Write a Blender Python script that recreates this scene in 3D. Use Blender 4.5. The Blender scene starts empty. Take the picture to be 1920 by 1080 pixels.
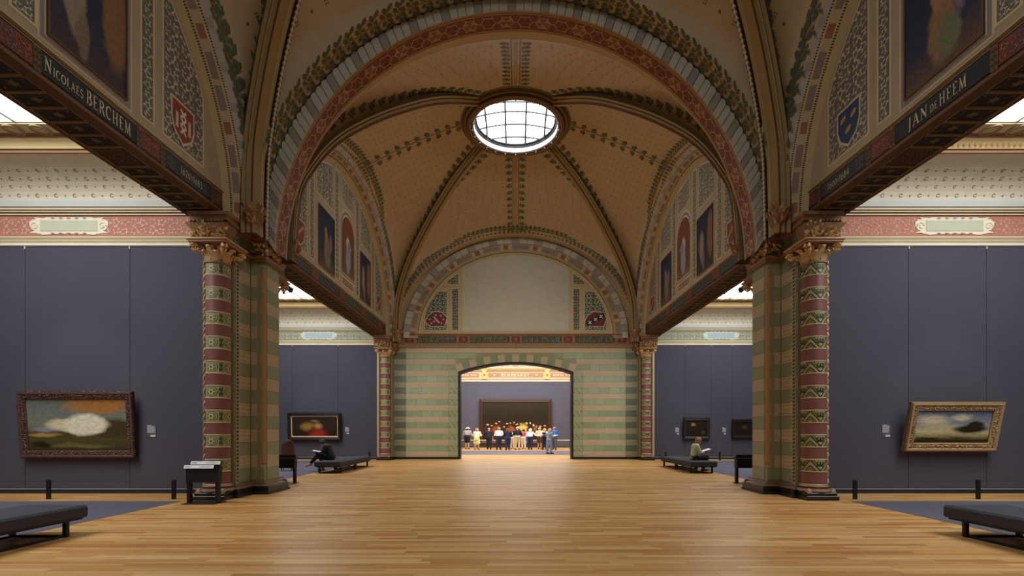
import bpy, math, random
import numpy as np
from mathutils import Vector, Matrix
random.seed(7)
rnd = random.random
PI = math.pi
C = bpy.context.scene.collection
scene = bpy.context.scene

# ------------------------------------------------------------------ camera, world, light, exposure
cd = bpy.data.cameras.new('camera'); cam = bpy.data.objects.new('camera', cd); C.objects.link(cam)
cam.location = (0, 0, 1.6); cam.rotation_euler = (PI/2, 0, 0)
cd.sensor_width = 36; cd.lens = 910/1920*36
cd.shift_x = -7/1920; cd.shift_y = 266/1920
cd.clip_start = .05; cd.clip_end = 200
scene.camera = cam
wd = bpy.data.worlds.new('world'); scene.world = wd; wd.use_nodes = True
wd.node_tree.nodes['Background'].inputs[0].default_value = (.8, .85, 1, 1)
wd.node_tree.nodes['Background'].inputs[1].default_value = .05
vs = scene.view_settings
vs.view_transform = 'Standard'; vs.look = 'None'; vs.gamma = 1; vs.use_curve_mapping = False
vs.exposure = 0.0
SKY_CAB = 5.6       # daylight through the cabinets' skylights
SKY_OCU = 16.0       # daylight through the round oculi
SKY_HALL = 5.6     # daylight through the far hall's skylight
scene.cycles.max_bounces = 10; scene.cycles.diffuse_bounces = 6

# ------------------------------------------------------------------ colours and materials
def lin(c):
    return c/12.92 if c <= .04045 else ((c+.055)/1.055)**2.4
def S(h):
    h = h.lstrip('#'); return tuple(lin(int(h[i:i+2], 16)/255) for i in (0, 2, 4))
MATS = {}
def mat(name, col=None, rough=.6, metal=0, scale=6, amt=.12, bump=0, spec=.5, bscale=None, coat=0):
    """col None: colour comes from the mesh's own colour attribute (paint laid on piece by piece)"""
    m = bpy.data.materials.new(name); m.use_nodes = True; nt = m.node_tree; N = nt.nodes; L = nt.links
    b = N['Principled BSDF']
    b.inputs['Roughness'].default_value = rough; b.inputs['Metallic'].default_value = metal
    b.inputs['Specular IOR Level'].default_value = spec; b.inputs['Coat Weight'].default_value = coat
    tc = N.new('ShaderNodeTexCoord'); nz = N.new('ShaderNodeTexNoise'); nz.inputs['Scale'].default_value = scale
    nz.inputs['Detail'].default_value = 4
    L.new(tc.outputs['Object'], nz.inputs['Vector'])
    mr = N.new('ShaderNodeMapRange'); mr.inputs['To Min'].default_value = 1-amt; mr.inputs['To Max'].default_value = 1+amt
    L.new(nz.outputs['Fac'], mr.inputs['Value'])
    mx = N.new('ShaderNodeMix'); mx.data_type = 'RGBA'; mx.blend_type = 'MULTIPLY'; mx.inputs['Factor'].default_value = 1
    if col is None:
        at = N.new('ShaderNodeAttribute'); at.attribute_name = 'Col'; L.new(at.outputs['Color'], mx.inputs['A'])
    else:
        mx.inputs['A'].default_value = (*S(col), 1)
    L.new(mr.outputs[0], mx.inputs['B']); L.new(mx.outputs['Result'], b.inputs['Base Color'])
    if name == 'gilded_plaster':
        hs = N.new('ShaderNodeHueSaturation'); hs.inputs['Saturation'].default_value = .82; hs.inputs['Value'].default_value = 1.12
        L.new(mx.outputs['Result'], hs.inputs['Color']); L.new(hs.outputs[0], b.inputs['Base Color'])
    if bump:
        n2 = N.new('ShaderNodeTexNoise'); n2.inputs['Scale'].default_value = bscale or scale*8; n2.inputs['Detail'].default_value = 3
        L.new(tc.outputs['Object'], n2.inputs['Vector'])
        bp = N.new('ShaderNodeBump'); bp.inputs['Strength'].default_value = bump; bp.inputs['Distance'].default_value = .02
        L.new(n2.outputs['Fac'], bp.inputs['Height']); L.new(bp.outputs[0], b.inputs['Normal'])
    MATS[name] = m
    return m
paint = mat('painted_plaster', None, .75, scale=2.5, amt=.1)
glaze = mat('glazed_tile', None, .38, scale=9, amt=.09)
gold = mat('gilded_plaster', None, .45, .12, scale=14, amt=.25, bump=.4, bscale=30)
metal_black = mat('black_steel', '#1c1b1d', .5, .3, amt=.05)
fabric_navy = mat('navy_wall_cloth', '#4c4957', .92, scale=1.2, amt=.05, bump=.08, bscale=260)
carpet_m = mat('grey_carpet', '#5d5c6b', .97, scale=14, amt=.13, bump=.4, bscale=300)
bench_m = mat('charcoal_felt', '#3c3d44', .95, scale=20, amt=.12, bump=.25, bscale=240)
cloth = mat('clothing', None, .85, scale=18, amt=.16, bump=.12, bscale=40)
skin_m = mat('skin', None, .55, scale=10, amt=.05)
paper_m = mat('paper', None, .6, scale=8, amt=.03)
stone_dark = mat('black_stone', '#1d1b1b', .25, scale=12, amt=.3)
def wood_mat():
    m = bpy.data.materials.new('oak_plank'); m.use_nodes = True; nt = m.node_tree; N = nt.nodes; L = nt.links
    b = N['Principled BSDF']; b.inputs['Roughness'].default_value = .36; b.inputs['Specular IOR Level'].default_value = .45
    tc = N.new('ShaderNodeTexCoord'); mp = N.new('ShaderNodeMapping'); mp.inputs['Scale'].default_value = (1.3, 24, 1)
    nz = N.new('ShaderNodeTexNoise'); nz.inputs['Scale'].default_value = 3; nz.inputs['Detail'].default_value = 5
    ge = N.new('ShaderNodeNewGeometry')
    L.new(ge.outputs['Position'], mp.inputs['Vector']); L.new(mp.outputs[0], nz.inputs['Vector'])
    mr = N.new('ShaderNodeMapRange'); mr.inputs['To Min'].default_value = .8; mr.inputs['To Max'].default_value = 1.2
    L.new(nz.outputs['Fac'], mr.inputs['Value'])
    at = N.new('ShaderNodeAttribute'); at.attribute_name = 'Col'
    mx = N.new('ShaderNodeMix'); mx.data_type = 'RGBA'; mx.blend_type = 'MULTIPLY'; mx.inputs['Factor'].default_value = 1
    L.new(at.outputs['Color'], mx.inputs['A']); L.new(mr.outputs[0], mx.inputs['B']); L.new(mx.outputs['Result'], b.inputs['Base Color'])
    r2 = N.new('ShaderNodeMapRange'); r2.inputs['To Min'].default_value = .3; r2.inputs['To Max'].default_value = .44
    L.new(nz.outputs['Fac'], r2.inputs['Value']); L.new(r2.outputs[0], b.inputs['Roughness'])
    return m
oak = wood_mat()
def grid_tile(name, col, line, w, h, rough=.45):
    """tile slab scored with fine joints"""
    m = bpy.data.materials.new(name); m.use_nodes = True; nt = m.node_tree; N = nt.nodes; L = nt.links
    b = N['Principled BSDF']; b.inputs['Roughness'].default_value = rough
    tc = N.new('ShaderNodeTexCoord'); sp = N.new('ShaderNodeSeparateXYZ'); L.new(tc.outputs['Object'], sp.inputs[0])
    ad = N.new('ShaderNodeMath'); L.new(sp.outputs[0], ad.inputs[0]); L.new(sp.outputs[1], ad.inputs[1])
    cb = N.new('ShaderNodeCombineXYZ'); L.new(ad.outputs[0], cb.inputs[0]); L.new(sp.outputs[2], cb.inputs[1])
    br = N.new('ShaderNodeTexBrick'); br.offset = .5
    br.inputs['Color1'].default_value = (*S(col), 1); br.inputs['Color2'].default_value = (*[x*.92 for x in S(col)], 1)
    br.inputs['Mortar'].default_value = (*S(line), 1); br.inputs['Scale'].default_value = 1
    br.inputs['Mortar Size'].default_value = .006; br.inputs['Brick Width'].default_value = w; br.inputs['Row Height'].default_value = h
    L.new(cb.outputs[0], br.inputs['Vector']); L.new(br.outputs['Color'], b.inputs['Base Color'])
    return m
cream_grid = grid_tile('cream_scored_tile', '#c4b08e', '#9a8062', .16, .1035)
def glow(name, col, strength):
    m = bpy.data.materials.new(name); m.use_nodes = True; nt = m.node_tree
    b = nt.nodes['Principled BSDF']; b.inputs['Base Color'].default_value = (.8, .8, .8, 1)
    b.inputs['Emission Color'].default_value = (*col, 1); b.inputs['Emission Strength'].default_value = strength
    return m
pane_cab = glow('daylit_skylight_glass', (.95, .985, 1), SKY_CAB)
pane_ocu = glow('daylit_oculus_glass', (.95, .985, 1), SKY_OCU)
pane_hall = glow('daylit_hall_glass', (1, .95, .88), SKY_HALL)

# ------------------------------------------------------------------ mesh builder
LOC = {}
JIT = {'scrollwork', 'fascia_ornament', 'painted_motifs', 'frieze_scrolls', 'painted_frieze', 'lunette_scrollwork', 'painted_leaves', 'leaf_border'}
class MB:
    def __init__(s, col='#808080'): s.v = []; s.f = []; s.c = []; s.col = S(col)
    def poly(s, pts, col=None):
        n = len(s.v); s.v += [tuple(p) for p in pts]; s.f.append(tuple(range(n, n+len(pts))))
        s.c.append(S(col) if isinstance(col, str) else (col or s.col))
    def grid(s, P, nu, nv, col=None, closeu=False):
        """P(i,j) -> point; nu x nv vertices; col may be a function of (i,j)"""
        n = len(s.v)
        for i in range(nu):
            for j in range(nv): s.v.append(tuple(P(i, j)))
        for i in range(nu if closeu else nu-1):
            for j in range(nv-1):
                a = n+i*nv+j; b = n+((i+1) % nu)*nv+j
                s.f.append((a, b, b+1, a+1))
                k = col(i, j) if callable(col) else col
                s.c.append(S(k) if isinstance(k, str) else (k or s.col))
    def box(s, x0, x1, y0, y1, z0, z1, col=None):
        n = len(s.v)
        s.v += [(x, y, z) for z in (z0, z1) for y in (y0, y1) for x in (x0, x1)]
        for f in ((0, 2, 3, 1), (4, 5, 7, 6), (0, 1, 5, 4), (2, 6, 7, 3), (0, 4, 6, 2), (1, 3, 7, 5)):
            s.f.append(tuple(n+i for i in f)); s.c.append(S(col) if isinstance(col, str) else (col or s.col))
    def bbox(s, x0, x1, y0, y1, z0, z1, b, col=None):
        """box with chamfered edges (cuboid of three crossing shells)"""
        n = len(s.v); idx = {}
        X = (x0, x1); Y = (y0, y1); Z = (z0, z1); k = S(col) if isinstance(col, str) else (col or s.col)
        for i in (0, 1):
            for j in (0, 1):
                for l in (0, 1):
                    sx, sy, sz = (1, -1)[i], (1, -1)[j], (1, -1)[l]
                    idx[i, j, l, 0] = len(s.v); s.v.append((X[i], Y[j]+sy*b, Z[l]+sz*b))
                    idx[i, j, l, 1] = len(s.v); s.v.append((X[i]+sx*b, Y[j], Z[l]+sz*b))
                    idx[i, j, l, 2] = len(s.v); s.v.append((X[i]+sx*b, Y[j]+sy*b, Z[l]))
        F = []
        for i in (0, 1):
            F.append([idx[i, 0, 0, 0], idx[i, 1, 0, 0], idx[i, 1, 1, 0], idx[i, 0, 1, 0]])
            F.append([idx[0, i, 0, 1], idx[1, i, 0, 1], idx[1, i, 1, 1], idx[0, i, 1, 1]])
            F.append([idx[0, 0, i, 2], idx[1, 0, i, 2], idx[1, 1, i, 2], idx[0, 1, i, 2]])
            for j in (0, 1):
                F.append([idx[i, j, 0, 0], idx[i, j, 1, 0], idx[i, j, 1, 1], idx[i, j, 0, 1]])
                F.append([idx[i, 0, j, 0], idx[i, 1, j, 0], idx[i, 1, j, 2], idx[i, 0, j, 2]])
                F.append([idx[0, i, j, 1], idx[1, i, j, 1], idx[1, i, j, 2], idx[0, i, j, 2]])
                for l in (0, 1): F.append([idx[i, j, l, 0], idx[i, j, l, 1], idx[i, j, l, 2]])
        for f in F: s.f.append(tuple(f)); s.c.append(k)
    def lathe(s, prof, n=32, ctr=(0, 0), col=None, a0=0, a1=None):
        full = a1 is None
        st = 2*PI/n if full else (a1-a0)/n
        s.grid(lambda i, j: (ctr[0]+prof[j][0]*math.cos(a0+i*st), ctr[1]+prof[j][0]*math.sin(a0+i*st), prof[j][1]),
               n if full else n+1, len(prof), col, full)
    def tube(s, path, r, n=8, col=None, caps=True):
        P = [Vector(p) for p in path]; rr = r if isinstance(r, (list, tuple)) else [r]*len(P)
        fr = []
        up = Vector((0, 0, 1))
        for i, p in enumerate(P):
            t = (P[min(i+1, len(P)-1)]-P[max(i-1, 0)]).normalized()
            u = up if abs(t.dot(up)) < .95 else Vector((1, 0, 0))
            a = t.cross(u).normalized(); b = a.cross(t); fr.append((a, b))
        s.grid(lambda i, j: P[j]+(fr[j][0]*math.cos(2*PI*i/n)+fr[j][1]*math.sin(2*PI*i/n))*rr[j], n, len(P), col, True)
        if caps:
            for j in (0, len(P)-1):
                s.poly([P[j]+(fr[j][0]*math.cos(2*PI*i/n)+fr[j][1]*math.sin(2*PI*i/n))*rr[j] for i in range(n)], col)
    def sweep(s, path, prof, col=None, closed=False):
        """moulding: plan path (x,y) swept with a profile of (outward offset, height); outward = right of travel"""
        n = len(path); rows = []
        for i in range(n):
            p = Vector(path[i])
            d0 = (p-Vector(path[i-1])).normalized() if (i > 0 or closed) else None
            d1 = (Vector(path[(i+1) % n])-p).normalized() if (i < n-1 or closed) else None
            d0 = d0 or d1; d1 = d1 or d0
            n0 = Vector((d0.y, -d0.x)); n1 = Vector((d1.y, -d1.x)); m = (n0+n1)
            m = m/(1+n0.dot(n1)) if (1+n0.dot(n1)) > .05 else n0
            rows.append((p, m))
        s.grid(lambda i, j: (rows[i][0].x+rows[i][1].x*prof[j][0], rows[i][0].y+rows[i][1].y*prof[j][0], prof[j][1]), n, len(prof), col, closed)
    def jitter(s):
        """brush strokes lie at slightly different thickness, so none share a plane"""
        R_ = random.Random(4)
        for f in s.f:
            a, b, c = (Vector(s.v[f[k]]) for k in (0, len(f)//3, 2*len(f)//3)); n = (b-a).cross(c-a)
            if n.length < 1e-12: continue
            n = n.normalized()*R_.uniform(-.0012, .0012)
            for i in f: s.v[i] = tuple(Vector(s.v[i])+n)
    def mirror(s):
        s.v = [(-x, y, z) for x, y, z in s.v]; return s
    def data(s, name, mt, smooth=False, off=(0, 0, 0)):
        me = bpy.data.meshes.new(name)
        me.from_pydata([(x-off[0], y-off[1], z-off[2]) for x, y, z in s.v], [], s.f)
        me.materials.append(mt)
        a = me.color_attributes.new('Col', 'FLOAT_COLOR', 'CORNER')
        if s.f:
            ln = np.array([len(f) for f in s.f]); cc = np.repeat(np.array(s.c, dtype=np.float32), ln, axis=0)
            a.data.foreach_set('color', np.hstack([cc, np.ones((len(cc), 1), np.float32)]).ravel())
            if smooth:
                me.polygons.foreach_set('use_smooth', np.ones(len(s.f), bool))
        me.update()
        if smooth: 
            try: me.set_sharp_from_angle(angle=.7)
            except Exception: pass
        return me
    def build(s, name, mt, parent=None, smooth=False, label=None):
        """world-coordinate mesh; relative to its parent's base when it has one"""
        off = LOC.get(parent.name, (0, 0, 0)) if parent else (0, 0, 0)
        if name in JIT: s.jitter()
        o = bpy.data.objects.new(name, s.data(name, mt, smooth, off)); C.objects.link(o)
        if parent: o.parent = parent; LOC[o.name] = off
        if label: o['label'] = label
        return o
def link(name, me, parent=None, loc=(0, 0, 0), rz=0, label=None):
    o = bpy.data.objects.new(name, me); C.objects.link(o); o.location = loc; o.rotation_euler = (0, 0, rz)
    if parent:
        o.parent = parent; off = LOC.get(parent.name, (0, 0, 0)); o.location = tuple(loc[i]-off[i] for i in range(3))
    if label: o['label'] = label
    return o
def tag(o, label, cat, group=None, kind=None):
    o['label'] = label; o['category'] = cat
    if group: o['group'] = group
    if kind: o['kind'] = kind
    return o
def struct(o, label=None):
    o['kind'] = 'structure'
    if label: o['label'] = label
    return o
def thing(name, label, cat, loc=(0, 0, 0), rz=0, group=None):
    o = bpy.data.objects.new(name, None); C.objects.link(o); o.location = loc; o.rotation_euler = (0, 0, rz)
    o.empty_display_size = .1; LOC[o.name] = tuple(loc)
    return tag(o, label, cat, group)
def holder(name, label, loc=(0, 0, 0)):
    o = bpy.data.objects.new(name, None); C.objects.link(o); o.location = loc; LOC[o.name] = tuple(loc); o['kind'] = 'structure'; o['label'] = label
    return o
def stuff(o): o['kind'] = 'stuff'; return o
def copy_tree(o, parent=None):
    c = o.copy(); C.objects.link(c); c.parent = parent
    for ch in o.children: copy_tree(ch, c)
    return c

# ------------------------------------------------------------------ flat ornament shapes (2-D, metres)
def oval(cx, cy, rx, ry, n=10, a=0):
    ca, sa = math.cos(a), math.sin(a)
    return [(cx+rx*math.cos(t)*ca-ry*math.sin(t)*sa, cy+rx*math.cos(t)*sa+ry*math.sin(t)*ca) for t in [2*PI*i/n for i in range(n)]]
def leafp(x, y, a, L, w, bend=0):
    """pointed leaf from (x,y) heading a"""
    o = []; ts = [0, .18, .42, .7, 1]; ws = [.12, .75, 1, .62, 0]
    def pt(t, k):
        b = a+bend*t; c = (x+L*t*math.cos(a+bend*t*.5), y+L*t*math.sin(a+bend*t*.5))
        return (c[0]-math.sin(b)*k*w/2, c[1]+math.cos(b)*k*w/2)
    for t, k in zip(ts, ws): o.append(pt(t, k))
    for t, k in list(zip(ts, ws))[-2::-1]: o.append(pt(t, -k))
    return o
def oakleaf(x, y, a, L, w):
    prof = [(0, .06), (.2, .2), (.32, .62), (.42, .34), (.55, .95), (.66, .5), (.8, .8), (.88, .42), (1, .5)]
    pts = [(t, k) for t, k in prof]+[(1.04, 0)]+[(t, -k) for t, k in prof[::-1]]
    ca, sa = math.cos(a), math.sin(a)
    return [(x+t*L*ca-k*w/2*sa, y+t*L*sa+k*w/2*ca) for t, k in pts]
def sprig(sc):
    """small three-branched leaf sprig growing along +y, base at the origin"""
    o = [[(-.012*sc, 0), (.012*sc, 0), (.01*sc, .55*sc), (-.01*sc, .55*sc)]]
    for a, L, y in ((90, .48, .5), (35, .46, .36), (145, .46, .36), (10, .34, .14), (170, .34, .14)):
        o.append(leafp(0, y*sc, math.radians(a), L*sc, .24*sc))
        for d in (-28, 28): o.append(leafp(math.cos(math.radians(a))*L*sc*.35, y*sc+math.sin(math.radians(a))*L*sc*.35, math.radians(a+d*1.6), L*sc*.5, .15*sc))
    return o
def oaksprig(sc, side=1):
    o = [[(-.014*sc, 0), (.014*sc, 0), (.05*side*sc, .5*sc), (.03*side*sc, .5*sc)]]
    for a, L, x, y in ((68, .62, .03, .42), (118, .5, .0, .3), (20, .42, .0, .2), (162, .36, 0, .12)):
        aa = math.radians(a if side > 0 else 180-a); o.append(oakleaf(x*side*sc, y*sc, aa, L*sc, .4*sc))
    return o
def foliage(w, h, sc, cols, inside=None, seed=1):
    """scrolling foliage filling a w x h field centred on the origin: list of (poly, colour); each scroll is a spiral stem set with leaves"""
    R = random.Random(seed); o = []
    nx = max(1, round(w/sc)); ny = max(1, round(h/sc)); sx_, sy_ = w/nx, h/ny; r = min(sx_, sy_)*.47
    def put(pl, c):
        if inside and not all(inside(*p) for p in pl): return
        if max(abs(p[0]) for p in pl) > w/2 or max(abs(p[1]) for p in pl) > h/2: return
        o.append((pl, c))
    for i in range(nx):
        for j in range(ny):
            x = -w/2+(i+.5)*sx_; y = -h/2+(j+.5)*sy_
            d = 1 if (i+j) % 2 else -1; a0 = R.uniform(-.4, .4)+(PI if j % 2 else 0)+(PI/2 if i % 2 else 0); c = R.choice(cols); n = 9
            P = [(x+r*(1-.75*k/n)*math.cos(a0+d*5.2*k/n), y+r*(1-.75*k/n)*math.sin(a0+d*5.2*k/n)) for k in range(n+1)]
            for k in range(n): put(stroke(*P[k], *P[k+1], r*.17, r*.15), c)
            for k in (0, 2, 4, 6):
                a = a0+d*5.2*k/n
                put(leafp(P[k][0], P[k][1], a+d*.7, r*.62, r*.34, d*1.2), c)
                if k % 4 == 0: put(leafp(P[k][0], P[k][1], a+PI-d*.4, r*.5, r*.26, -d*.8), R.choice(cols))
            put(leafp(P[-1][0], P[-1][1], a0+d*5.6, r*.5, r*.36, d), c)
    return o
def inpoly(poly):
    def f(x, y):
        r = False; n = len(poly)
        for i in range(n):
            x1, y1 = poly[i]; x2, y2 = poly[i-1]
            if (y1 > y) != (y2 > y) and x < (x2-x1)*(y-y1)/(y2-y1)+x1: r = not r
        return r
    return f

# ------------------------------------------------------------------ roman capitals built from strokes (cap height 1)
def stroke(x0, y0, x1, y1, w0, w1=None):
    w1 = w1 or w0; dx, dy = x1-x0, y1-y0; l = math.hypot(dx, dy); nx, ny = -dy/l, dx/l
    return [(x0+nx*w0/2, y0+ny*w0/2), (x1+nx*w1/2, y1+ny*w1/2), (x1-nx*w1/2, y1-ny*w1/2), (x0-nx*w0/2, y0-ny*w0/2)]
def arcs(cx, cy, rx, ry, a0, a1, thick=.17, thin=.07, n=14):
    o = []
    for i in range(n):
        q = []
        for k in (i, i+1):
            t = math.radians(a0+(a1-a0)*k/n); w = thin+(thick-thin)*abs(math.cos(t))
            q.append(((cx+(rx-w/2)*math.cos(t), cy+(ry-w/2)*math.sin(t)), (cx+(rx+w/2)*math.cos(t), cy+(ry+w/2)*math.sin(t))))
        o.append([q[0][0], q[0][1], q[1][1], q[1][0]])
    return o
def stem(x, y0=0, y1=1, w=.15):
    return [stroke(x, y0, x, y1, w), stroke(x-.15, .025, x+.15, .025, .05), stroke(x-.15, .975, x+.15, .975, .05)]
def bar(x0, x1, y, tick=0):
    o = [stroke(x0, y, x1, y, .06)]
    if tick: o.append(stroke(x1-.02, y-.03, x1-.02, y+tick*.17, .06, .02))
    return o
G = {
 'I': (.42, stem(.21)), 'N': (.98, [stroke(.2, 0, .2, 1, .07), stroke(.78, 0, .78, 1, .07), stroke(.17, .98, .8, .02, .17), stroke(.06, .025, .34, .025, .05), stroke(.64, .975, .92, .975, .05), stroke(.04, .975, .2, .975, .05)]),
 'C': (.9, arcs(.5, .5, .38, .46, 48, 312)+[stroke(.75, .68, .77, .92, .04, .08)]),
 'O': (1.0, arcs(.5, .5, .4, .46, 0, 360, n=22)), 'L': (.72, stem(.22)+bar(.15, .66, .03, 1)),
 'A': (.94, [stroke(.46, 1, .16, .02, .07), stroke(.44, 1, .8, .02, .17), stroke(.25, .34, .67, .34, .06), stroke(.04, .025, .3, .025, .05), stroke(.64, .025, .94, .025, .05)]),
 'E': (.76, stem(.22)+bar(.15, .68, .03, 1)+bar(.15, .66, .97, -1)+bar(.2, .58, .52)),
 'S': (.68, arcs(.35, .74, .22, .23, 30, 270, .12, .09, 10)+arcs(.35, .27, .24, .25, -150, 90, .12, .09, 10)),
 'B': (.82, stem(.22)+arcs(.4, .75, .25, .22, -90, 90, n=8)+arcs(.42, .27, .31, .25, -90, 90, n=8)+bar(.2, .44, .97)+bar(.2, .44, .53)+bar(.2, .44, .03)),
 'R': (.9, stem(.22)+arcs(.42, .74, .27, .23, -90, 90, n=8)+bar(.2, .44, .97)+bar(.2, .44, .51)+[stroke(.42, .5, .86, 0, .15)]),
 'H': (.98, stem(.22)+stem(.76)+bar(.22, .76, .52)),
 'M': (1.15, [stroke(.2, 0, .26, 1, .07), stroke(.92, 0, .86, 1, .17), stroke(.24, .98, .58, .05, .16), stroke(.86, .98, .56, .05, .07), stroke(.06, .025, .34, .025, .05), stroke(.76, .025, 1.08, .025, .05), stroke(.1, .975, .28, .975, .05), stroke(.84, .975, 1.02, .975, .05)]),
 'J': (.5, [stroke(.28, .05, .28, 1, .15), stroke(.14, .975, .44, .975, .05)]+arcs(.12, .02, .16, .22, -100, 0, n=6)),
 'D': (.96, stem(.22)+arcs(.42, .5, .42, .47, -90, 90, n=10)+bar(.2, .44, .97)+bar(.2, .44, .03)),
 'T': (.82, stem(.41)+[stroke(.05, .97, .77, .97, .06), stroke(.06, .98, .06, .8, .06, .02), stroke(.76, .98, .76, .8, .06, .02)]),
 'U': (.94, [stroke(.22, .35, .22, 1, .15), stroke(.72, .35, .72, 1, .07), stroke(.07, .975, .37, .975, .05), stroke(.6, .975, .86, .975, .05)]+arcs(.47, .34, .25, .3, 180, 360, n=8)),
 'V': (.92, [stroke(.14, 1, .48, .02, .17), stroke(.8, 1, .46, .02, .07), stroke(.02, .975, .3, .975, .05), stroke(.66, .975, .92, .975, .05)]),
 'G': (.95, arcs(.5, .5, .38, .46, 48, 320)+[stroke(.8, .06, .8, .45, .15), stroke(.64, .45, .92, .45, .05)]),
 '0': (.8, arcs(.4, .42, .3, .38, 0, 360, .12, .07, 16)), '1': (.42, [stroke(.22, 0, .22, 1, .13), stroke(.06, .8, .22, .97, .06)]),
 '2': (.74, arcs(.36, .68, .25, .26, -20, 170, .12, .08, 9)+[stroke(.58, .58, .1, .05, .08), stroke(.08, .04, .66, .04, .1)]),
 '3': (.7, arcs(.33, .7, .22, .25, -90, 150, .12, .07, 9)+arcs(.33, .2, .26, .3, -150, 90, .12, .07, 9)),
 '4': (.8, [stroke(.54, 0, .54, 1, .13), stroke(.5, .98, .06, .34, .06), stroke(.05, .32, .76, .32, .08)]),
 '6': (.76, arcs(.38, .3, .27, .3, 0, 360, .12, .07, 14)+[stroke(.16, .4, .52, 1.0, .1, .05)]),
 '8': (.72, arcs(.36, .73, .2, .22, 0, 360, .11, .07, 12)+arcs(.36, .26, .26, .27, 0, 360, .12, .07, 12)),
 '+': (.6, [stroke(.3, .1, .3, .8, .08), stroke(.12, .58, .48, .58, .08)]), ' ': (.4, []),
 'W': (1.2, [stroke(.1, 1, .38, .02, .16), stroke(.66, 1, .36, .02, .07), stroke(.58, 1, .84, .02, .16), stroke(1.1, 1, .82, .02, .07)]),
}
def text2d(runs, gap=.1):
    """runs: [(string, height)] -> polygons on a common baseline, total width"""
    o = []; x = 0
    for st, h in runs:
        for ch in st:
            w, pl = G[ch]
            for p in pl: o.append([(x+a*h, b*h) for a, b in p])
            x += (w+gap)*h
    return o, x

# ================================================================== dimensions (metres; y = depth from the camera)
Y1, Y2 = 5.55, 19.8          # centres of the two vaulted bays
A, B = 6.4, 6.2              # half width / half length of a vault
HS = 6.6                     # springing
RR, HRG = 2.12, 14.08        # oculus ring
XF = 6.87                    # beam fascia / lunette plane
W1, W2 = 12.25, 26.5         # faces of the cross walls
TAN, OLIVE, CREAM = '#bea887', '#8a7350', '#c9b48a'
LEAFG = '#58614a'

# ------------------------------------------------------------------ floor
fl = MB('#5a3d20'); fl.box(-15.3, 15.3, -1.4, 45, -.12, -.02)
floor = struct(fl.build('floor', oak), 'oak strip floor of narrow golden boards running across the gallery')
PC = ['#cf9c5c', '#c89453', '#d6a566', '#bd8648', '#d9ac70', '#c69049', '#cc9c64', '#b67e44', '#d2a160', '#deb374']
near = []; rest = MB()
R = random.Random(3)
y = 3.0; PW = .1
while y < 44.9:
    pw = PW if y < 27 else .25
    x = -15.2+R.random()*-.8
    while x < 15.2:
        L = R.uniform(.7, 1.9)*(1 if y < 27 else 2)
        x1 = min(x+L, 15.25); x0 = max(x, -15.25)
        col = R.choice(PC)
        if x1 > x0+.02:
            vis = abs((x0+x1)/2) < 5.9+max(0, y-5.1)*1.05
            if 5.1 < y < 8.4 and vis and len(near) < 300: near.append((x0, x1, y, col))
            else:
                g = .0012; z = R.uniform(-.0006, .0006)
                k = S(col); a, b_, c_, d_ = x0+g, x1-g, y+g, y+pw-g
                rest.poly([(a, c_, z), (b_, c_, z), (b_, d_, z), (a, d_, z)], k)
                rest.poly([(a, c_, z), (b_, c_, z), (b_, c_, -.02), (a, c_, -.02)], k)
                rest.poly([(b_, c_, z), (b_, d_, z), (b_, d_, -.02), (b_, c_, -.02)], k)
        x = x1 if x1 > x else x+L
    y += pw
stuff(rest.build('plank_field', oak, floor))
pm = {}
for (x0, x1, y, col) in near:
    L = round((x1-x0)/.05)*.05 or .05
    key = (L, col)
    if key not in pm:
        m = MB(col); m.box(-L/2+.0012, L/2-.0012, .0012, PW-.0012, -.02, 0); pm[key] = m.data('plank', oak)
    o = link('plank', pm[key], floor, ((x0+x1)/2, y, R.uniform(-.0006, .0006))); o.scale.x = (x1-x0)/L

# ------------------------------------------------------------------ vault geometry
_t = np.array([0, .02, .07, .18, .31, .5, .74, 1.0]); _h = np.array([HS, 8.25, 9.1, 10.25, 11.15, 12.2, 13.28, HRG])
def hr(v):
    i = min(max(int(np.searchsorted(_t, v))-1, 0), len(_t)-2)
    d = np.diff(_h)/np.diff(_t)
    def sl(k):
        if k == 0: return d[0]*1.3
        if k == len(_t)-1: return d[-1]
        return 2*d[k-1]*d[k]/(d[k-1]+d[k])
    w = _t[i+1]-_t[i]; u = (v-_t[i])/w
    return ((2*u**3-3*u*u+1)*_h[i]+(u**3-2*u*u+u)*w*sl(i)+(-2*u**3+3*u*u)*_h[i+1]+(u**3-u*u)*w*sl(i+1))
def cell(d, yc, ha):
    """d: 'L','R','F'(far),'N'(near). F(s,v): s across between the two ribs, v from wall to ring"""
    def F(s, v):
        q = s*PI/4
        if d in 'LR':
            k = -1 if d == 'L' else 1
            wx, wy = k*A, yc+B*s; rx, ry = k*RR*math.cos(q), yc+RR*math.sin(q)
        else:
            k = 1 if d == 'F' else -1
            wx, wy = A*s, yc+k*B; rx, ry = RR*math.sin(q), yc+k*RR*math.cos(q)
        h0 = hr(v); hg = ha+(HRG-ha)*(v*1.25-.25*v*v)
        return Vector((wx+(rx-wx)*v, wy+(ry-wy)*v, h0+(max(hg, h0)-h0)*math.sqrt(max(0, 1-s*s))))
    return F
def frame(F, s, v, yc):
    e = 1e-3
    P = F(s, v); Ts = F(min(1, s+e), v)-F(max(-1, s-e), v); Tv = F(s, min(1, v+e))-F(s, max(0, v-e))
    n = Ts.cross(Tv).normalized()
    if n.dot(Vector((0, yc, 5))-P) < 0: n = -n
    return P, Ts.normalized(), Tv.normalized(), n
def stamp(mb, P, U, N, shapes, col, off=.012, cv_=.12):
    """U: growth direction, N: towards the room"""
    Lx = U.cross(N).normalized(); U = N.cross(Lx).normalized()
    for sh in shapes: mb.poly([P+Lx*a+U*b+N*(off+cv_*(a*a+b*b)) for a, b in sh], col)
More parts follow.
